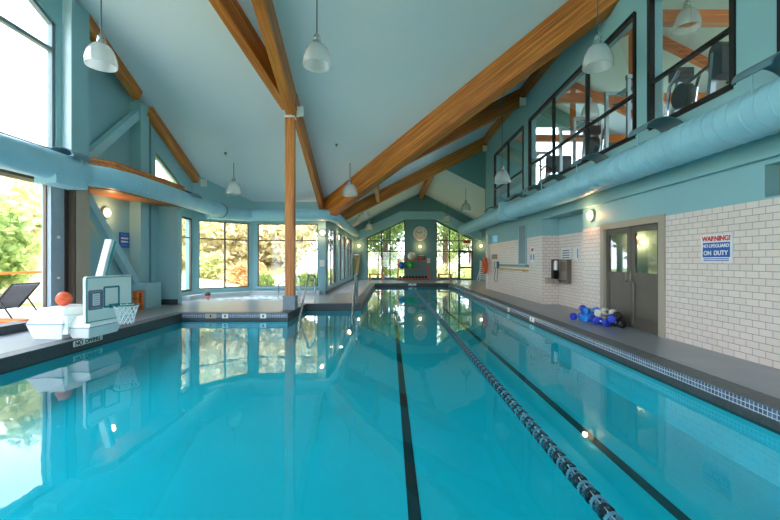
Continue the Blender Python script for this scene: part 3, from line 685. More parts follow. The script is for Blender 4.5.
# ------------------------------------------------------------------ lane rope
rp = thing('lane_rope', 'floating lane divider rope of dark and pale discs down the pool', 'lane rope', (1.405, 13, -.2))
obj('cable', MB().tube([(1.405, .95, -.17), (1.405, 25.75, -.17)], .006, 6), 'white', rp)
def disc(y, mb=None):
    mb = mb or MB(); c = (1.405, y, -.185)
    mb.lathe([(.047, -.010), (.057, -.015), (.057, .015), (.047, .010), (.047, -.010)], c, (0, 1, 0), 14)
    mb.lathe([(.006, -.02), (.02, -.02), (.02, .02), (.006, .02)], c, (0, 1, 0), 8)
    for k in range(4):
        a = k*math.pi/2+.6; mb.bar(c, (c[0]+.052*math.cos(a), y, c[2]+.052*math.sin(a)), .012, .02, (0, 1, 0))
    return mb
pd = obj('float_disc', disc(2.0), 'ropedark', rp); pl = obj('float_disc', disc(2.0), 'ropeblue', rp)
for o_, y in ((pd, 2.06), (pl, 2.15)): o_.location.y = y-2.0
for k in range(98):
    o_ = (pd if k % 2 == 0 else pl).copy(); COL.objects.link(o_); o_.parent = rp; o_.location.y = .24+k*.09
far = MB()
for k in range(170): disc(11.12+k*.086, far)
tag(obj('float_disc', far, 'ropeblue', rp), kind='stuff')

# ------------------------------------------------------------------ basketball hoop
HX = -5.45
hp = thing('pool_basketball_hoop', 'white poolside basketball hoop with pale backboard on the left deck', 'basketball hoop', (-6.1, 7.7, 0))
tank = MB()
def taper(mb, x0, x1, y0, y1, z0, z1, ins):
    cx, cy = (x0+x1)/2, (y0+y1)/2
    mb.add([(x0, y0, z0), (x1, y0, z0), (x1, y1, z0), (x0, y1, z0), (x0+ins, y0+ins, z1), (x1-ins, y0+ins, z1), (x1-ins, y1-ins, z1), (x0+ins, y1-ins, z1)],
           [(0, 3, 2, 1), (4, 5, 6, 7), (0, 1, 5, 4), (1, 2, 6, 5), (2, 3, 7, 6), (3, 0, 4, 7)])
# two moulded tanks, each a flared foot and a sloping top
def tankpts(x0, x1, y0, y1, h):
    m = MB()
    m.add([(x0+.10, y0+.05, 0), (x1-.05, y0+.05, 0), (x1-.05, y1-.05, 0), (x0+.10, y1-.05, 0),
           (x0, y0, h*.5), (x1, y0, h*.5), (x1, y1, h*.5), (x0, y1, h*.5),
           (x0+.16, y0+.08, h), (x1-.02, y0+.08, h), (x1-.02, y1-.06, h), (x0+.16, y1-.06, h)],
          [(0, 3, 2, 1), (0, 1, 5, 4), (1, 2, 6, 5), (2, 3, 7, 6), (3, 0, 4, 7), (4, 5, 9, 8), (5, 6, 10, 9), (6, 7, 11, 10), (7, 4, 8, 11), (8, 9, 10, 11)])
    return m
TA = (-6.66, -5.98, 7.3, 8.2, .58); TBk = (-6.02, -5.56, 7.4, 8.3, .42)
o = obj('base_tank', tankpts(*TA), 'white', hp); bv = o.modifiers.new('b', 'BEVEL'); bv.width = .02; bv.segments = 2
o = obj('base_tank', tankpts(*TBk), 'white', hp); bv = o.modifiers.new('b', 'BEVEL'); bv.width = .02; bv.segments = 2
for (x0, x1, y0, y1, h) in (TA, TBk):
    s_ = MB()
    for z, ii in ((h*.5, -.004),):
        s_.bar((x0-.004, y0-.004, z), (x1+.004, y0-.004, z), .012, .012); s_.bar((x1+.004, y0-.004, z), (x1+.004, y1, z), .012, .012); s_.bar((x0-.004, y0-.004, z), (x0-.004, y1, z), .012, .012)
    obj('seam_stripe', s_, 'tealline', hp)
obj('saddle_block', MB().box((-6.1, 7.34, .1), (-5.92, 8.1, .44)), 'offwhite', hp)
pole = MB().bar((-5.72, 7.85, .30), (-5.78, 7.85, 1.9), .14, .16, (0, 1, 0))
obj('pole', MB().bar((-5.62, 7.5, .35), (-5.62+.0, 8.05, 1.86), .15, .13, (1, 0, 0)), 'white', hp)
obj('pole_edge', MB().bar((-5.54, 7.52, .4), (-5.54, 8.06, 1.85), .012, .05, (1, 0, 0)), 'tealline', hp)
# backboard with rounded corners
def rr(y0, y1, z0, z1, r, n=5):
    pts = []
    for (cy, cz, a0) in ((y1-r, z1-r, 0), (y0+r, z1-r, 90), (y0+r, z0+r, 180), (y1-r, z0+r, 270)):
        for i in range(n+1):
            a = math.radians(a0+90*i/n); pts.append((cy+r*math.cos(a), cz+r*math.sin(a)))
    return pts
BY0, BY1, BZ0, BZ1 = 7.16, 8.30, .31, 1.17
tilt = lambda y: HX-.0+(y-BY0)*.09
bb = obj('backboard', MB().prism([(tilt(y), y, z) for y, z in rr(BY0, BY1, BZ0, BZ1, .06)], (-.05, 0, 0)), 'offwhite', hp)
def frame2(y0, y1, z0, z1, t_, mat, name):
    m = MB(); x_ = .006
    for a, b in (((y0, z0), (y1, z0)), ((y1, z0), (y1, z1)), ((y1, z1), (y0, z1)), ((y0, z1), (y0, z0))):
        m.bar((tilt(a[0])+x_, a[0], a[1]), (tilt(b[0])+x_, b[0], b[1]), t_, .012, (1, 0, 0))
    obj(name, m, mat, bb)
frame2(BY0+.02, BY1-.02, BZ0+.03, BZ1-.03, .012, 'tealline', 'edge_stripe')
frame2(7.57, 7.93, .58, .95, .035, 'tealline', 'target_square')
frame2(7.23, 7.52, .57, .90, .03, 'papergrey', 'notice_panel')
obj('notice_panel', MB().prism([(tilt(y)+.002, y, z) for y, z in ((7.25, .59), (7.50, .59), (7.50, .88), (7.25, .88))], (.006, 0, 0)), 'papergrey', bb)
nt = obj('notice_panel', MB().prism([(tilt(y)+.009, y, z) for y, z in ((7.30, .63), (7.46, .63), (7.46, .85), (7.30, .85))], (.004, 0, 0)), 'paper', bb)
lnm = MB()
for k in range(5): lnm.bar((tilt(7.32)+.015, 7.32, .66+k*.038), (tilt(7.44)+.015, 7.44, .66+k*.038), .006, .006)
obj('printed_line', lnm, 'papergrey', nt)
# rim and net
RC = Vector((HX+.32, 7.78, .6))
obj('rim_bracket', MB().box((HX+.04, 7.69, .55), (HX+.14, 7.87, .62)), 'tealline', hp)
ringm = MB(); pts = [RC+Vector((.22*math.cos(2*math.pi*k/24), .22*math.sin(2*math.pi*k/24), 0)) for k in range(25)]
obj('rim', ringm.tube(pts, .011, 8, False), 'tealline', hp, True)
nm = MB(); N = 12; lv = 5
def np_(k, j): r = .215-.095*(j/lv)**.7; a = 2*math.pi*(k+.5*(j % 2))/N; return RC+Vector((r*math.cos(a), r*math.sin(a), -.36*j/lv))
for j in range(lv):
    for k in range(N):
        nm.tube([np_(k, j), np_(k, j+1)], .009, 5); nm.tube([np_(k, j), np_(k-1 if j % 2 == 0 else k+1, j+1)], .009, 5)
obj('net', nm, 'net', hp)
bl = thing('basketball', 'orange basketball resting on top of the white hoop base', 'ball', (-6.36, 7.8, .58))
obj('ball_skin', MB().ball((-6.36, 7.8, .715), .135, 24, 16), 'basketball', bl, True)
bs = MB()
for ax in ((1, 0, 0), (0, 1, 0), (.3, .2, 1)): bs.lathe([(.1355, -.004), (.1365, 0), (.1355, .004)], (-6.36, 7.8, .715), ax, 24)
obj('ball_seam', bs, 'brown', bl)
# NO DIVING marker
nd_ = thing('depth_marker', 'long white NO DIVING tile in the left pool edge below the hoop', 'sign', (-5.75, 7.6, -.07))
obj('marker_tile', MB().box((-5.752, 7.26, -.115), (-5.735, 7.98, -.015)), 'cream', nd_)
text('NO', (-5.733, 7.38, -.065), (0, 1, 0), (0, 0, 1), .115, 'black', nd_, bold=.003)
text('DIVING', (-5.733, 7.72, -.065), (0, 1, 0), (0, 0, 1), .115, 'black', nd_, bold=.003)
for (x, y, ax, lb) in ((-5.0, 11.05, 'x', 'brown tile'), (-4.72, 11.05, 'x', 'white tile'), (-3.55, 11.05, 'x', 'white tile')):
    pass
def marker(label, c, alongx, wd=.16, mat='cream'):
    o = thing('depth_marker', label, 'tile', c)
    e = .008
    if alongx: obj('marker_tile', MB().box((c[0]-wd/2, c[1]-.018, c[2]-.06), (c[0]+wd/2, c[1]+.002, c[2]+.06)), mat, o); obj('marker_figure', MB().box((c[0]-.02, c[1]-.02, c[2]-.035), (c[0]+.02, c[1]-.017, c[2]+.035)), 'black', o)
    else: obj('marker_tile', MB().box((c[0]-.018, c[1]-wd/2, c[2]-.06), (c[0]+.002, c[1]+wd/2, c[2]+.06)), mat, o); obj('marker_figure', MB().box((c[0]-.02, c[1]-.02, c[2]-.035), (c[0]-.017, c[1]+.02, c[2]+.035)), 'black', o)
marker('small white depth tile at pool edge in front of hot tub', (-4.55, 11.05, -.07), True)
marker('white depth tile at pool edge nearest the timber column', (-3.5, 11.05, -.07), True)
marker('tan depth tile at the pool edge, left of the small white one', (-4.95, 11.05, -.07), True, .3, 'tan')
marker('white depth tile in the right pool edge opposite the towel dispenser', (3.77, 10.6, -.1), False, .3)
marker('white depth tile in the right pool edge opposite the slot window', (3.77, 12.7, -.1), False)
marker('white depth tile at the far pool edge behind the rope end', (1.45, 25.8, -.07), True, .5)

# ------------------------------------------------------------------ handrails
def rail(label, pts, r=.03):
    o = thing('handrail', label, 'handrail', (pts[0][0], pts[0][1], 0))
    P_ = [Vector(p) for p in pts]; sm = [P_[0]]
    for i in range(1, len(P_)-1):
        a, b, c = P_[i-1], P_[i], P_[i+1]; d = min(.14, (b-a).length*.45, (c-b).length*.45)
        sm += [Vector(q) for q in arc(b+(a-b).normalized()*d, b, b+(c-b).normalized()*d, 5)]
    sm.append(P_[-1])
    obj('rail_tube', MB().tube(sm, r, 10), 'steel', o, True)
    e = P_[-1]; obj('floor_flange', MB().lathe([(0, .0), (.05, 0), (.05, .02), (0, .025)], (e.x, e.y, 0)), 'steel', o, True)
rail('stainless handrail sloping into the pool beside the timber column', [(-2.55, 10.9, -.5), (-2.62, 12.9, 1.0), (-2.62, 13.3, 1.0), (-2.62, 13.95, .95), (-2.62, 13.95, 0)])
rail('stainless handrail at the pool step left of far lanes, near side', [(-1.15, 11.9, -.6), (-1.15, 13.3, .98), (-1.15, 13.75, .98), (-1.15, 13.85, 0)])
rail('stainless handrail at the pool step left of far lanes, far side', [(-1.25, 13.2, -.6), (-1.2, 14.4, .98), (-1.2, 14.7, .98), (-1.2, 14.75, 0)])
rail('stainless handrail curving out of the hot tub behind the column', [(-4.35, 15.6, -.4), (-4.35, 15.6, .55), (-3.2, 14.1, .95), (-3.2, 14.1, 0)])
rail('short handrail at the far right corner of the pool', [(3.6, 24.4, -.5), (3.9, 24.9, .75), (4.15, 25.2, .75), (4.15, 25.2, 0)])

# ------------------------------------------------------------------ person in hot tub
def person():
    root = thing('person', 'person with dark hair sitting shoulder deep in the hot tub', 'person', (-6.95, 15.25, -.95))
    base = Vector((-6.95, 15.25, -.55))
    P_ = {'pelvis': (0, 0, 0), 'waist': (0, -.01, .18), 'chest': (0, 0, .38), 'neck': (0, 0, .52), 'head0': (0, -.01, .6), 'head': (0, -.02, .7), 'top': (0, 0, .78),
          'shl': (-.17, 0, .45), 'ell': (-.3, -.1, .28), 'hal': (-.22, -.32, .2), 'shr': (.17, 0, .45), 'elr': (.3, -.1, .28), 'har': (.22, -.32, .2),
          'hil': (-.1, 0, -.02), 'knl': (-.13, -.42, .0), 'anl': (-.13, -.42, -.38), 'hir': (.1, 0, -.02), 'knr': (.13, -.42, .0), 'anr': (.13, -.42, -.38)}
    E = [('pelvis', 'waist'), ('waist', 'chest'), ('chest', 'neck'), ('neck', 'head0'), ('head0', 'head'), ('head', 'top'), ('chest', 'shl'), ('shl', 'ell'), ('ell', 'hal'), ('chest', 'shr'), ('shr', 'elr'), ('elr', 'har'),
         ('pelvis', 'hil'), ('hil', 'knl'), ('knl', 'anl'), ('pelvis', 'hir'), ('hir', 'knr'), ('knr', 'anr')]
    Rr = dict(pelvis=.13, waist=.12, chest=.13, neck=.055, head0=.075, head=.1, top=.07, shl=.07, shr=.07, ell=.045, elr=.045, hal=.035, har=.035, hil=.09, hir=.09, knl=.065, knr=.065, anl=.045, anr=.045)
    ks = list(P_); me = bpy.data.meshes.new('body'); me.from_pydata([Vector(P_[k])+Vector((0, 0, .4)) for k in ks], [(ks.index(a), ks.index(b)) for a, b in E], [])
    me.materials.append(M['skin']); o = bpy.data.objects.new('body', me); COL.objects.link(o); o.parent = root
    md = o.modifiers.new('skin', 'SKIN')
    for i, k in enumerate(ks): me.skin_vertices[0].data[i].radius = (Rr[k], Rr[k]*.9); me.skin_vertices[0].data[i].use_root = (k == 'pelvis')
    sb = o.modifiers.new('sub', 'SUBSURF'); sb.levels = 2; sb.render_levels = 2
    hd = Vector((0, -.02, .4+.7))
    obj('hair', MB().ball(hd+Vector((0, .02, .035)), (.105, .115, .1), 16, 10), 'hair', root, True, local=True)
    fc = MB().ball(hd+Vector((0, -.105, -.01)), (.014, .02, .025), 8, 6); obj('nose', fc, 'skin', root, True, local=True)
    for sx in (-1, 1): obj('eye', MB().ball(hd+Vector((sx*.035, -.092, .02)), (.013, .01, .009), 8, 6), 'hair', root, True, local=True)
    obj('mouth', MB().ball(hd+Vector((0, -.095, -.055)), (.025, .008, .007), 8, 6), 'redsign', root, True, local=True)
    root.rotation_euler = (0, 0, math.radians(70))
person()

# ------------------------------------------------------------------ right wall things
sg = thing('warning_sign', 'WARNING NO LIFEGUARD ON DUTY sign on the white tile wall', 'sign', (XR, 6.36, 1.65))
obj('sign_board', MB().box((XR-.015, 6.06, 1.43), (XR, 6.67, 1.87)), 'paper', sg)
sx_ = XR-.017
obj('blue_panel', MB().box((sx_, 6.10, 1.51), (XR-.01, 6.63, 1.745)), 'bluesign', sg)
R_, U_ = (0, -1, 0), (0, 0, 1)
text('WARNING!', (sx_-.001, 6.365, 1.805), R_, U_, .108, 'redsign', sg, bold=.004)
text('NO', (sx_-.001, 6.575, 1.69), R_, U_, .076, 'paper', sg, bold=.002)
text('LIFEGUARD', (sx_-.001, 6.305, 1.69), R_, U_, .076, 'paper', sg, bold=.002)
text('ON', (sx_-.001, 6.53, 1.575), R_, U_, .10, 'paper', sg, bold=.003)
text('DUTY', (sx_-.001, 6.27, 1.575), R_, U_, .10, 'paper', sg, bold=.003)
for z in (1.485, 1.455): obj('small_print', MB().box((sx_+.001, 6.12, z-.007), (XR-.014, 6.61, z+.007)), 'bluesign', sg)
# alcove fittings
dsp = thing('towel_dispenser', 'tall stainless paper towel dispenser in the tiled alcove', 'dispenser', (5.6, 12.7, .75))
obj('cabinet_body', MB().box((5.5, 12.45, .74), (5.65, 13.0, 1.5)), 'darksteel', dsp)
obj('recess_panel', MB().box((5.49, 12.55, 1.12), (5.51, 12.9, 1.42)), 'brown', dsp)
obj('dispenser_slot', MB().box((5.46, 12.5, .8), (5.52, 12.95, .84)), 'blackm', dsp)
sp_ = thing('soap_dispenser', 'soap dispenser with white bottle left of the steel towel dispenser', 'dispenser', (5.5, 13.25, 1.0))
obj('back_plate', MB().box((5.4, 13.2, .85), (5.56, 13.4, 1.5)), 'blackm', sp_)
obj('bottle', MB().lathe([(0, 1.15), (.06, 1.15), (.065, 1.3), (.06, 1.45), (.02, 1.47), (0, 1.47)], (5.46, 13.17, 0)), 'white', sp_, True)
ft = thing('soap_ledge', 'small pale wall box low on the alcove side wall', 'box', (5.3, 13.35, .75))
obj('box_body', MB().box((5.2, 13.2, .7), (5.42, 13.4, .86)), 'tan', ft); obj('box_lid', MB().box((5.19, 13.19, .86), (5.43, 13.4, .88)), 'darksteel', ft)
def notice(name, label, x, y0, y1, z0, z1, mat, bars=(), cat='notice'):
    o = thing(name, label, cat, (x, (y0+y1)/2, (z0+z1)/2)); obj('sheet', MB().box((x-.01, y0, z0), (x, y1, z1)), mat, o)
    for (a, b, c, d, mm) in bars: obj('printed_block', MB().box((x-.012, y0+(y1-y0)*a, z0+(z1-z0)*c), (x-.009, y0+(y1-y0)*b, z0+(z1-z0)*d)), mm, o)
pb = [(.1, .9, .1+.2*k, .2+.2*k, 'papergrey') for k in range(4)]
notice('paper_notice', 'white printed notice over the towel dispenser', 5.65, 12.5, 13.15, 1.5, 1.88, 'paper', pb)
notice('paper_notice', 'narrow white notice right of the notice over towel dispenser', 5.65, 11.95, 12.3, 1.5, 1.86, 'paper', [(.1, .3, .1, .9, 'papergrey')])
notice('safety_sign', 'small blue and white sign on far tile wall beside slot window', 5.1, 14.1, 14.5, 1.4, 1.72, 'paper', [(.05, .3, .3, .9, 'bluesign'), (.7, .95, .3, .9, 'bluesign')], 'sign')
notice('safety_sign', 'small red lettered sign above the blue and white sign', 5.1, 14.1, 14.5, 1.76, 1.94, 'paper', [(.2, .8, .2, .8, 'redsign')], 'sign')
notice('wall_plaque', 'dark red and grey plaque at far end of tile wall', 5.1, 19.0, 20.0, 1.55, 1.77, 'brown', [(.1, .35, .2, .8, 'redsign'), (.6, .9, .2, .8, 'papergrey')], 'sign')
wn = thing('slot_panel', 'tall grey blue slot window in the far tile wall', 'window panel', (5.1, 15.3, 1.35), kind='thing')
obj('panel', MB().box((5.08, 14.95, 1.35), (5.1, 15.75, 2.8)), 'towel', wn)
obj('panel_frame', MB().box((5.06, 14.9, 1.3), (5.1, 14.96, 2.82)).box((5.06, 15.74, 1.3), (5.1, 15.8, 2.82)).box((5.04, 14.9, 1.28), (5.1, 15.8, 1.34)), 'tealtrim', wn)
pk = thing('rescue_pole', 'long yellow rescue pole on hooks under a rail on far tile wall', 'rescue pole', (5.03, 16.6, 1.1))
obj('pole_tube', MB().tube([(5.03, 14.6, 1.1), (5.03, 18.6, 1.1)], .03, 10), 'yellow', pk, True)
obj('wall_rail', MB().box((5.04, 14.7, 1.22), (5.1, 18.5, 1.3)), 'towel', pk)
obj('hook', MB().box((5.0, 15.0, 1.05), (5.1, 15.05, 1.12)).box((5.0, 18.0, 1.05), (5.1, 18.05, 1.12)), 'steel', pk)
tp = thing('wall_phone', 'pale blue wall phone with hanging cord at the left end of the yellow pole', 'phone', (5.05, 18.9, 1.2))
obj('phone_body', MB().box((5.0, 18.7, 1.12), (5.1, 19.2, 1.42)), 'ropeblue', tp)
obj('handset', MB().box((4.97, 18.8, 1.16), (5.0, 18.9, 1.4)), 'paper', tp)
obj('cord', MB().tube([(5.05, 19.1, 1.12), (5.03, 19.3, .6), (5.03, 19.1, .45), (5.03, 18.8, .5), (5.05, 18.8, 1.12)], .012, 6), 'blackm', tp)
lr = thing('life_ring', 'orange life ring hung at the far end of the tile wall', 'life ring', (5.0, 20.93, 1.25))
rc = Vector((4.93, 20.75, 1.22)); pts = [rc+Vector((0, .27*math.cos(a), .36*math.sin(a))) for a in [2*math.pi*k/28 for k in range(29)]]
obj('ring_body', MB().tube(pts, .085, 10, False), 'orange', lr, True)
obj('hanging_hook', MB().box((4.95, 20.72, 1.5), (5.1, 20.78, 1.54)), 'steel', lr)
cp = MB().box((5.02, 20.78, 0), (5.1, 20.96, 2.85)); struct('trim_11', cp, 'cream')
# white folded lounger leaning beyond the wall end
wl = thing('folded_lounger', 'white plastic lounger folded upright against the far right wall', 'lounger', (7.0, 29.3, 0))
fr_ = MB()
for dx in (0, .55): fr_.bar((6.5+dx, 29.0, 0), (6.75+dx, 29.9, 1.5), .06, .06); fr_.bar((6.5+dx, 29.9, 0), (6.62+dx, 29.3, .9), .05, .05)
obj('frame', fr_, 'white', wl)
for k in range(9): obj('slat', MB().bar((6.5+.03*k, 29.02+.1*k, .15+.15*k), (7.08+.03*k, 29.02+.1*k, .15+.15*k), .1, .03, (0, .5, .3)), 'white', wl)
# dumbbells by the door
def dumbbell(mats, rings=2):
    r_ = thing('foam_dumbbell', 'x', 'dumbbell', (0, 0, 0), 'foam dumbbells piled by the double doors')
    obj('grip', MB().tube([(-.075, 0, 0), (.075, 0, 0)], .016, 8), 'white' if mats[0] != 'wfoam' else 'blackm', r_, True, True)
    for sgn in (-1, 1):
        obj('float', MB().lathe([(0, .07), (.06, .07), (.075, .08), (.075, .15), (.06, .16), (.03, .165), (.03, .155), (0, .155)], (0, 0, 0), (sgn, 0, 0), 16), mats[0], r_, True, True)
    return r_
protos = {}
DB = [('blue', 4.72, 10.12, .075, 20, 'royal blue foam dumbbell at the far left end of the pile'),
      ('blue', 4.98, 10.3, .21, 70, 'royal blue foam dumbbell lying on the azure ones at the back'),
      ('azure', 4.90, 10.05, .075, 10, 'azure foam dumbbell on the floor at the left of the pile'),
      ('azure', 4.86, 9.86, .075, 25, 'azure foam dumbbell on the floor in the middle of the pile front'),
      ('azure', 4.95, 9.95, .215, 15, 'azure foam dumbbell stacked on top of other azure ones'),
      ('azure', 5.05, 10.22, .075, 5, 'azure foam dumbbell against the tile wall behind the pile'),
      ('blue', 4.84, 9.66, .075, 80, 'royal blue foam dumbbell in the pile centre, end facing the pool'),
      ('blue', 4.86, 9.43, .075, 95, 'royal blue foam dumbbell at the right front with round end showing'),
      ('blue', 4.98, 9.3, .16, 60, 'royal blue foam dumbbell tilted on the right of the pile'),
      ('wfoam', 5.05, 9.72, .215, 30, 'white foam dumbbell on top of the pile beside the door frame'),
      ('wfoam', 5.06, 9.75, .075, 85, 'white foam dumbbell on the floor behind the blue ones'),
      ('wfoam', 5.07, 9.52, .25, 100, 'white foam dumbbell resting highest against the door'),
      ('bfoam', 5.08, 9.5, .075, 40, 'black foam dumbbell under the white ones at the door'),
      ('bfoam', 5.08, 9.26, .075, 90, 'black foam dumbbell at the right end on the door threshold'),
      ('bfoam', 5.08, 9.33, .225, 75, 'black foam dumbbell stacked above another black one by the door')]
for mt, x, y, z, a, lb in DB:
    if mt not in protos: d_ = dumbbell((mt,)); protos[mt] = d_
    else: d_ = copy_tree(protos[mt])
    d_.location = (x-.07, 10.15-(10.3-y)*1.3, z*1.12); d_.scale = (1.15, 1.15, 1.15); d_.rotation_euler = (0, 0, math.radians(a)); d_['label'] = lb

# ------------------------------------------------------------------ left recess things
bs_ = thing('rules_sign', 'small blue pool rules sign on the teal wall behind the hoop', 'sign', (-7.93, 12.0, 2.0))
obj('sign_board', MB().box((-7.94, 11.72, 1.85), (-7.92, 12.15, 2.3)), 'bluesign', bs_)
for k, mm in enumerate(('azure', 'paper', 'paper', 'azure')): obj('printed_block', MB().box((-7.921, 11.78, 1.9+.1*k), (-7.917, 12.1, 1.95+.1*k)), mm, bs_)
st = thing('wooden_stool', 'small orange wooden bench behind the backboard near the teal post', 'bench', (-7.5, 11.84, 0))
obj('seat', MB().box((-7.62, 11.66, .5), (-7.38, 12.02, .57)), 'orangewood', st)
for dx in (-7.56, -7.44):
    for dy in (11.72, 11.96): obj('leg', MB().box((dx-.05, dy-.05, 0), (dx+.05, dy+.05, .5)), 'orangewood', st)
for lb, x, y, z, nx in (('small white control box on the wall below the corner sconce', -2.95, 17.4, 1.35, 0), ('small white box at the top of the angled bay wall', -7.4, 15.93, 4.55, 1)):
    o = thing('control_box', lb, 'box', (x, y, z))
    obj('case', MB().box((x-.1, y-.06, z-.14), (x+.1, y+.02, z+.14)), 'paper', o); obj('cover_plate', MB().box((x-.06, y-.07, z-.08), (x+.06, y-.055, z+.08)), 'cream', o)

# ------------------------------------------------------------------ far wall things
ck = thing('wall_clock', 'large round cream wall clock between the far windows', 'clock', (2.3, YK, 3.55))
obj('clock_case', MB().lathe([(0, .0), (.52, 0), (.54, .04), (.5, .06), (.49, .05)], (2.3, YK, 3.55), (0, -1, 0), 40), 'cream', ck, True)
obj('clock_face', MB().lathe([(0, .05), (.49, .05)], (2.3, YK, 3.55), (0, -1, 0), 40), 'cream', ck)
for k in range(12):
    a = math.radians(90-30*(k+1)); text(str(k+1), (2.3+.37*math.cos(a), YK-.055, 3.55+.37*math.sin(a)), (1, 0, 0), (0, 0, 1), .17, 'black', ck, 'numeral')
obj('clock_hand', MB().bar((2.3, YK-.06, 3.55), (2.42, YK-.06, 3.72), .04, .01, (0, 1, 0)), 'black', ck)
obj('clock_hand', MB().bar((2.3, YK-.065, 3.55), (2.02, YK-.065, 3.66), .03, .01, (0, 1, 0)), 'black', ck)
rk = thing('storage_rack', 'three tier wooden rack against the far wall under the clock', 'rack', (1.75, 30.1, 0))
SZ = (.14, .85, 1.52)
for z in SZ: obj('shelf', MB().box((.6, 29.85, z-.05), (2.9, 30.4, z)), 'orangewood', rk)
for x in (.62, 2.88):
    for y in (29.88, 30.38): obj('upright', MB().box((x-.04, y-.04, 0), (x+.04, y+.04, 1.62)), 'orangewood', rk)
for lb, x, z, r_, mt in (('white exercise ball on the top tier of the far rack', 1.62, 1.52, .30, 'cream'), ('green exercise ball on the middle tier of the far rack', 1.55, .85, .29, 'green'), ('blue exercise ball on the middle tier beside the green one', .9, .85, .27, 'bluev')):
    o = tag(obj('exercise_ball', MB().ball((x, 30.1, z+r_), r_, 24, 16), mt, None, True), lb, 'ball')
sb_ = thing('storage_box', 'small red and grey box on the rack top right of the white ball', 'box', (2.35, 30.1, 1.52))
obj('box_body', MB().box((2.05, 29.95, 1.52), (2.7, 30.3, 1.82)), 'brown', sb_); obj('box_label', MB().box((2.12, 29.94, 1.6), (2.4, 29.95, 1.75)), 'redsign', sb_); obj('handle', MB().bar((2.2, 30.1, 1.86), (2.55, 30.1, 1.86), .03, .05), 'paper', sb_)
o = thing('paper_notice', 'white notice at the right end of the far rack', 'notice', (2.88, 29.83, 1.5)); obj('sheet', MB().box((2.76, 29.82, 1.3), (3.0, 29.835, 1.66)), 'paper', o)
proto = None
for k in range(9):
    if proto is None:
        proto = thing('hand_weight', 'dark hand weight in the row on the lowest rack tier', 'hand weight', (0, 0, 0), 'hand weights on the rack')
        obj('bar', MB().tube([(0, -.15, 0), (0, .15, 0)], .02, 8), 'steel', proto, True, True)
        for s_ in (-1, 1): obj('weight_head', MB().lathe([(0, .06), (.09, .06), (.1, .08), (.1, .16), (.08, .18), (0, .18)], (0, 0, 0), (0, s_, 0), 12), 'blackm', proto, True, True)
        d_ = proto
    else: d_ = copy_tree(proto)
    d_.location = (.78+k*.24, 30.1, .24)
for lb, x0, x1 in (('orange wooden bench under the left far window', bx(369), bx(384)), ('orange wooden bench under the right far window', bx(437), bx(450.5))):
    o = thing('wooden_bench', lb, 'bench', ((x0+x1)/2, 30.1, 0))
    obj('seat', MB().box((x0, 29.85, .42), (x1, 30.3, .5)), 'orangewood', o)
    for xx in (x0+.08, x1-.08): obj('leg', MB().box((xx-.05, 29.88, 0), (xx+.05, 30.27, .42)), 'orangewood', o)
ex_ = thing('exit_sign', 'small red sign hanging high in the right far window', 'sign', (5.8, 30.3, 2.9))
obj('sign_case', MB().box((5.55, 30.28, 2.8), (6.05, 30.36, 3.02)), 'redsign', ex_); obj('bracket', MB().box((5.78, 30.36, 2.88), (5.82, 30.52, 2.92)), 'blackm', ex_)
hk = thing('rope_coil', 'tan coiled rope hung in the far left corner', 'rope', (-2.55, 29.95, 1.9))
for k in range(5):
    c = Vector((-2.64+.035*k, 29.93+.02*k, 1.22)); obj('rope_loop', MB().tube([c+Vector((.11*math.cos(a)+.02*k, .1*math.sin(2*a), .72*math.sin(a+.12*k))) for a in [2*math.pi*j/24 for j in range(25)]], .035, 6, False), 'rope', hk, True)
obj('hook', MB().box((-2.82, 29.85, 1.88), (-2.42, 30.05, 1.95)), 'steel', hk)

# ------------------------------------------------------------------ gym equipment behind the glass
def treadmill(lb, x, y):
    o = thing('treadmill', lb, 'treadmill', (x, y, 3.85))
    obj('deck', MB().box((x-.4, y-.2, 3.87), (x+.4, y+1.5, 4.05)), 'blackm', o)
    for s_ in (-.38, .38): obj('upright', MB().bar((x+s_, y, 4.0), (x+s_, y-.15, 5.15), .08, .1), 'steel', o)
    obj('console', MB().box((x-.42, y-.35, 4.7), (x+.42, y-.05, 5.15)).lathe([(0, -.42), (.15, -.42), (.15, .42), (0, .42)], (x, y-.2, 5.15), (1, 0, 0), 16), 'blackm', o); obj('belt_cover', MB().ball((x, y-.1, 4.2), (.4, .25, .22)), 'blackm', o, True)
    for s_ in (-.38, .38): obj('handrail', MB().tube([(x+s_, y-.1, 5.0), (x+s_, y+.5, 4.9)], .03, 8), 'blackm', o)
def multigym(lb, x, y):
    o = thing('cable_machine', lb, 'gym machine', (x, y, 3.85)); 
    for dx, dy in ((-.4, -.5), (.4, -.5), (-.4, .5), (.4, .5)): obj('upright', MB().box((x+dx-.04, y+dy-.04, 3.85), (x+dx+.04, y+dy+.04, 6.0)), 'steel', o)
    obj('top_frame', MB().box((x-.45, y-.55, 5.95), (x+.45, y-.45, 6.05)).box((x-.45, y+.45, 5.95), (x+.45, y+.55, 6.05)).box((x-.05, y-.5, 5.95), (x+.05, y+.5, 6.05)), 'steel', o)
    for k in range(8): obj('weight_plate', MB().box((x-.2, y-.46, 3.9+k*.1), (x+.2, y-.3, 3.97+k*.1)), 'blackm', o)
    obj('pulley_bar', MB().tube([(x-.5, y, 5.5), (x, y, 5.6), (x+.5, y, 5.5)], .025, 8), 'blackm', o)
    obj('seat', MB().box((x-.2, y-.1, 4.3), (x+.2, y+.35, 4.4)), 'blackm', o)
    obj('base_frame', MB().box((x-.45, y-.55, 3.85), (x+.45, y+.55, 3.9)), 'steel', o)
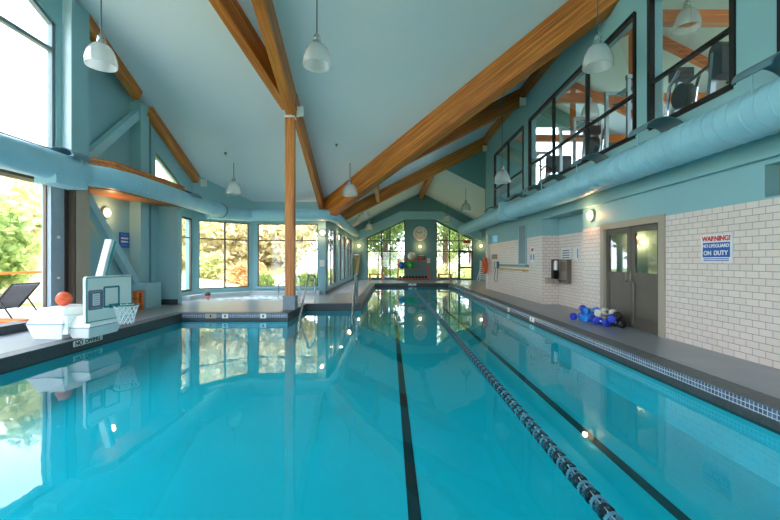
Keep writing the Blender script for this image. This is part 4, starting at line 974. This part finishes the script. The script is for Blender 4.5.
def elliptical(lb, x, y):
    o = thing('elliptical_trainer', lb, 'exercise machine', (x, y, 3.85))
    obj('flywheel_cover', MB().lathe([(0, -.08), (.25, -.08), (.27, 0), (.25, .08), (0, .08)], (x, y+.1, 4.92), (1, 0, 0), 24), 'blackm', o, True)
    obj('base_frame', MB().box((x-.3, y-.8, 3.85), (x+.3, y+.8, 3.92)), 'steel', o)
    obj('mast', MB().bar((x, y+.45, 4.2), (x, y+.2, 5.35), .09, .09), 'steel', o); obj('console', MB().box((x-.2, y+.05, 5.25), (x+.2, y+.25, 5.5)), 'blackm', o)
    for s_ in (-.28, .28):
        obj('arm', MB().tube([(x+s_, y-.6, 4.05), (x+s_, y+.2, 4.5), (x+s_, y+.1, 5.1), (x+s_*.8, y-.1, 5.35)], .035, 8), 'steel', o); obj('pedal', MB().box((x+s_-.08, y-.5, 4.1), (x+s_+.08, y-.1, 4.16)), 'blackm', o)
treadmill('black treadmill at the right end of the nearest gym window', 6.15, 7.25)
elliptical('elliptical trainer with round flywheel behind the nearest gym window', 6.15, 8.3)
multigym('steel cable machine nearest the teal post in the gym', 6.3, 10.4)
elliptical('elliptical trainer farther along the gym, behind middle panes', 6.1, 11.9)
multigym('steel cable machine in the middle of the gym windows', 6.3, 13.3)
treadmill('treadmill behind the far end of the middle gym windows', 6.15, 14.8)
multigym('steel cable machine behind the farthest gym window', 6.3, 17.3)

# ------------------------------------------------------------------ outside
g = MB().prism([(-60, -40, -.4), (60, -40, -.4), (60, 90, -.4), (-60, 90, -.4)], (0, 0, .1), [[(-8.1, -3.7, -.4), (12.3, -3.7, -.4), (12.3, 21, -.4), (7.8, 21, -.4), (7.8, 30.8, -.4), (-3.0, 30.8, -.4), (-3.0, 17.6, -.4), (-6.0, 17.6, -.4), (-7.9, 15.7, -.4)]]); struct('ground', g, 'lawn')
struct('patio', MB().box((-13.5, -4, -.3), (-7.95, 13, -.04)), 'patio')
# hillside to the left and behind the bay
hm = MB(); NX, NY = 40, 40; vs = []; fs = []
for i in range(NX+1):
    for j in range(NY+1):
        x = -60+ (54)*i/NX; y = -20+75*j/NY
        d = max(0, max(-15-x, 0) if y < 19 else max(0, min(math.hypot(max(-7-x, 0)*.8, max(y-22, 0)), 30)*(1 if x < -5 else 0)))
        z = -.4+.42*min(d, 16)+.3*math.sin(x*.7)*math.cos(y*.6)*min(1, d/3)
        vs.append((x, y, z))
for i in range(NX):
    for j in range(NY): a = i*(NY+1)+j; fs.append((a, a+NY+1, a+NY+2, a+1))
hm.add(vs, fs); struct('hill', hm, 'hill', None, True)
def leaves(n, rx, ry, rz, size, seed, hollow=.45):
    rnd = random.Random(seed); m = MB(); vs = []; fs = []
    cl = [(rnd.uniform(-1, 1), rnd.uniform(-1, 1), rnd.uniform(-1, 1)) for _ in range(60)]
    k = 0
    while k < n:
        c = rnd.choice(cl); l_ = math.sqrt(sum(q*q for q in c))
        if l_ > 1: c = tuple(q/l_ for q in c)
        p = Vector((c[0]*rx+rnd.gauss(0, rx*.17), c[1]*ry+rnd.gauss(0, ry*.17), c[2]*rz+rnd.gauss(0, rz*.17)))
        a = Vector((rnd.gauss(0, 1), rnd.gauss(0, 1), rnd.gauss(0, 1))).normalized(); b_ = a.cross(Vector((rnd.gauss(0, 1), rnd.gauss(0, 1), rnd.gauss(0, 1)))).normalized()
        s_ = size*rnd.uniform(.6, 1.4); o_ = len(vs); vs += [p-a*s_, p+b_*s_*.45, p+a*s_, p-b_*s_*.45]; fs.append((o_, o_+1, o_+2, o_+3)); k += 1
    me = bpy.data.meshes.new('crown'); me.from_pydata([tuple(v) for v in vs], [], fs); return me
CR = {}
def tree(name, label, x, y, z, h, rw, rh, mat, seed, group=None, n=1900, size=.13, trunk=.12, cat='tree'):
    o = thing(name, label, cat, (x, y, z), group)
    key = (mat, seed % 3, n, size)
    if key not in CR:
        CR[key] = leaves(n, 1, 1, 1, size, seed); CR[key].materials.append(M[mat])
    c = bpy.data.objects.new('crown', CR[key]); COL.objects.link(c); c.parent = o; c.location = (0, 0, h-rh*.9); c.scale = (rw, rw, rh); c.rotation_euler = (0, 0, seed)
    if trunk:
        tm = MB().tube([(0, 0, -.3), (.1, .05, h*.4), (0, 0, h-rh*.6)], trunk, 8, True, trunk*.5)
        for k in range(4):
            a = k*1.7+seed; tm.tube([(0, 0, h*.45), (rw*.5*math.cos(a), rw*.5*math.sin(a), h*.45+rh*.7)], trunk*.4, 6, True, trunk*.12)
        obj('trunk', tm, 'bark', o, True, True)
rnd = random.Random(5)
def hillz(x, y):
    d = max(0, -15-x) if y < 19 else max(0, min(math.hypot(max(-7-x, 0)*.8, max(y-22, 0)), 30))
    return -.5+.42*min(d, 16)
k = 0
OUT = 'yellow green garden tree beyond the patio rail, left of what the door glass shows'
for (x, y, h, rw, rh, lb) in ((-15.5, 14.5, 3.6, 1.5, 1.6, 'green leafy tree at the far left edge of the left door glass'), (-17.5, 17.5, 4.4, 1.8, 2.0, 'yellow green leafy tree filling the left door glass above the orange rail'),
                          (-17, 21, 4.2, 2.0, 2.0, 'leafy tree beside the grey door stile, beyond the orange rail'), (-15.2, 11.2, 3.2, 1.3, 1.5, OUT), (-16.5, 8.5, 3.6, 1.6, 1.7, OUT), (-18.5, 13, 4.6, 2.0, 2.1, OUT), (-15.5, 5, 3.4, 1.6, 1.6, OUT)):
    tree('garden_tree', lb, x, y, hillz(x, y), h, rw, rh, 'leaf_g' if k in (0, 3, 6) else 'leaf_y', k, 'garden trees outside the left door'); k += 1
k = 0
BW, FW = 'the angled bay window', 'the front bay window'
for (x, y, h, rw, rh, mt, lb) in ((-12, 22, 3.4, 1.7, 1.7, 'leaf_t', 'pale twiggy shrub filling the narrow bay window beside the teal pier'), (-9.5, 25, 3.2, 1.8, 1.6, 'leaf_t', 'pale tan shrub in the right half of ' + BW), (-7, 26, 3.2, 1.7, 1.6, 'leaf_t', 'pale tan shrub in ' + FW + ' just left of the timber column'),
                              (-13.5, 25.5, 3.6, 2, 1.8, 'leaf_y', 'pale yellow green shrub up the slope behind the narrow bay window'), (-10.5, 29, 3.6, 2, 1.8, 'leaf_t', 'pale tan shrub high up at the right edge of ' + BW), (-7.5, 30, 4, 2, 2, 'leaf_t', 'pale tan shrub high on the slope right behind the timber column'),
                              (-15, 30, 4, 2.2, 2, 'leaf_t', 'pale tan shrub high up at the left edge of ' + BW), (-8.0, 22.5, 1.4, .9, .7, 'leaf_r', 'low reddish shrub at the lower right corner of ' + BW), (-10.2, 22.2, 1.3, .9, .7, 'leaf_y', 'low yellow green shrub at the lower left corner of ' + BW),
                              (-6.4, 29.0, 4.4, 1.2, 1.6, 'leaf_t', 'pale twiggy shrub in ' + FW + ' right of the timber column'), (-5.6, 33, 4, 2, 2, 'leaf_y', 'pale yellow green shrub farthest back at the right end of ' + FW), (-12, 34, 4, 2.4, 2, 'leaf_y', 'pale yellow green shrub at the hilltop between the two wide bay windows')):
    tree('hillside_shrub', lb, x, y, hillz(x, y), h, rw, rh, mt, k+10, 'shrubs on the hillside', trunk=.06, cat='shrub'); k += 1
for lb, x, y, r_ in (('clipped green shrub outside the bay window just left of the column', -6.6, 21.0, .75), ('clipped green shrub outside the bay window right of the column', -4.3, 21.2, .8)):
    tree('green_shrub', lb, x, y, -.4, 1.1, r_*.62, .55, 'leaf_g', 3, None, 2600, .11, .05, 'shrub')
k = 0
for (x, y, h, rw, rh, mt, tr_, lb) in ((-.5, 37, 10, 2.4, 3.6, 'leaf_d', .3, 'tall conifer whose trunk shows in the left far window'), (5.2, 38, 11, 2.6, 4, 'leaf_d', .32, 'tall conifer whose trunk shows in the right far window'), (8.5, 40, 9, 2.6, 3.4, 'leaf_g', .25, 'leafy green tree farthest right, behind the far glass door'),
                                   (-4.5, 40, 8, 2.4, 3, 'leaf_g', .2, 'leafy green tree seen past the left end of the left far window'), (-2.2, 35.5, 2.6, 1.1, 1.2, 'leaf_y', .06, 'yellow green bush at the lower left corner of the left far window'), (3.9, 35.5, 1.6, 1.2, .8, 'leaf_y', .05, 'low yellow green bush behind the right far bench'),
                                   (6.6, 35.8, 1.5, 1.3, .8, 'leaf_y', .05, 'low yellow green bush in the lower pane of the far glass door'), (.6, 36, 2.4, 1.1, 1.1, 'leaf_g', .06, 'small green tree behind the blue exercise ball'), (7.2, 36.5, 6, 1.6, 2.2, 'leaf_g', .14, 'slender green tree above the far glass door'),
                                   (-1.2, 39, 6, 2, 2.4, 'leaf_g', .14, 'green tree behind the left far bench, left of the conifer trunk'), (4.6, 41, 6, 2.2, 2.6, 'leaf_y', .14, 'yellow green tree along the left edge of the right far window')):
    tree('woodland_tree', lb, x, y, -.3, h, rw, rh, mt, k+20, 'trees outside the far windows', n=5200, size=.055, trunk=tr_); k += 1
# patio rail, lounger
prl = thing('patio_railing', 'orange wooden railing along the edge of the patio outside', 'railing', (-11.2, 9, -.04))
obj('top_rail', MB().box((-11.27, -4, 1.06), (-11.13, 14.5, 1.13)), 'orangewood', prl)
for y in range(-4, 15, 3): obj('railing_post', MB().box((-11.25, y-.05, -.3), (-11.15, y+.05, 1.06)), 'orangewood', prl)
ch = thing('patio_lounger', 'dark mesh sling lounger on the patio outside the left door', 'lounger', (-9.8, 9.4, -.04))
def sl(p, q, w_, d_): return MB().bar(p, q, w_, d_, (1, 0, 0))
sl_ = MB().add([(-10.15, 9.1, .38), (-10.15, 10.0, .38), (-9.3, 10.1, .34), (-9.3, 9.2, .34)], [(0, 1, 2, 3)])
obj('sling_seat', MB().prism([(-10.6, 9.75, .30), (-10.6, 10.45, .30), (-9.7, 10.45, .24), (-9.7, 9.75, .24)], (0, 0, .03)), 'sling', ch)
obj('sling_back', MB().prism([(-9.75, 9.72, .24), (-9.75, 10.48, .24), (-9.2, 10.48, .84), (-9.2, 9.72, .84)], (-.03, 0, .02)), 'sling', ch)
fm = MB()
for y in (9.72, 10.48): fm.tube([(-11.0, y, .28), (-9.72, y, .24), (-9.17, y, .88)], .022, 8); fm.tube([(-9.5, y, .5), (-9.15, y, .0), (-8.9, y, -.03)], .02, 8); fm.tube([(-10.7, y, .28), (-10.7, y, -.03)], .02, 8)
fm.tube([(-9.17, 9.72, .88), (-9.17, 10.48, .88)], .022, 8)
obj('frame', fm, 'blackm', ch)
pb_ = thing('patio_planter', 'low orange planter box on the pale patio outside', 'planter', (-8.9, 9.0, -.04))
obj('box', MB().box((-9.9, 9.1, -.04), (-8.55, 9.5, .06)), 'orange', pb_)
obj('box_rim', MB().box((-9.93, 9.07, .06), (-8.52, 9.53, .08)), 'orangewood', pb_)
ar = thing('patio_chair', 'pale grey chair leg showing at the left edge behind the door curb', 'chair', (-8.15, 7.9, -.04))
obj('seat', MB().box((-9.0, 7.3, .36), (-8.2, 8.0, .42)), 'sling', ar)
for dx, dy in ((-8.95, 7.35), (-8.25, 7.35), (-8.95, 7.95)): obj('leg', MB().bar((dx, dy, -.04), (dx, dy, .36), .05, .05), 'greypanel', ar)
obj('leg', MB().bar((-8.22, 8.0, .38), (-8.05, 8.12, -.04), .07, .07), 'greypanel', ar)
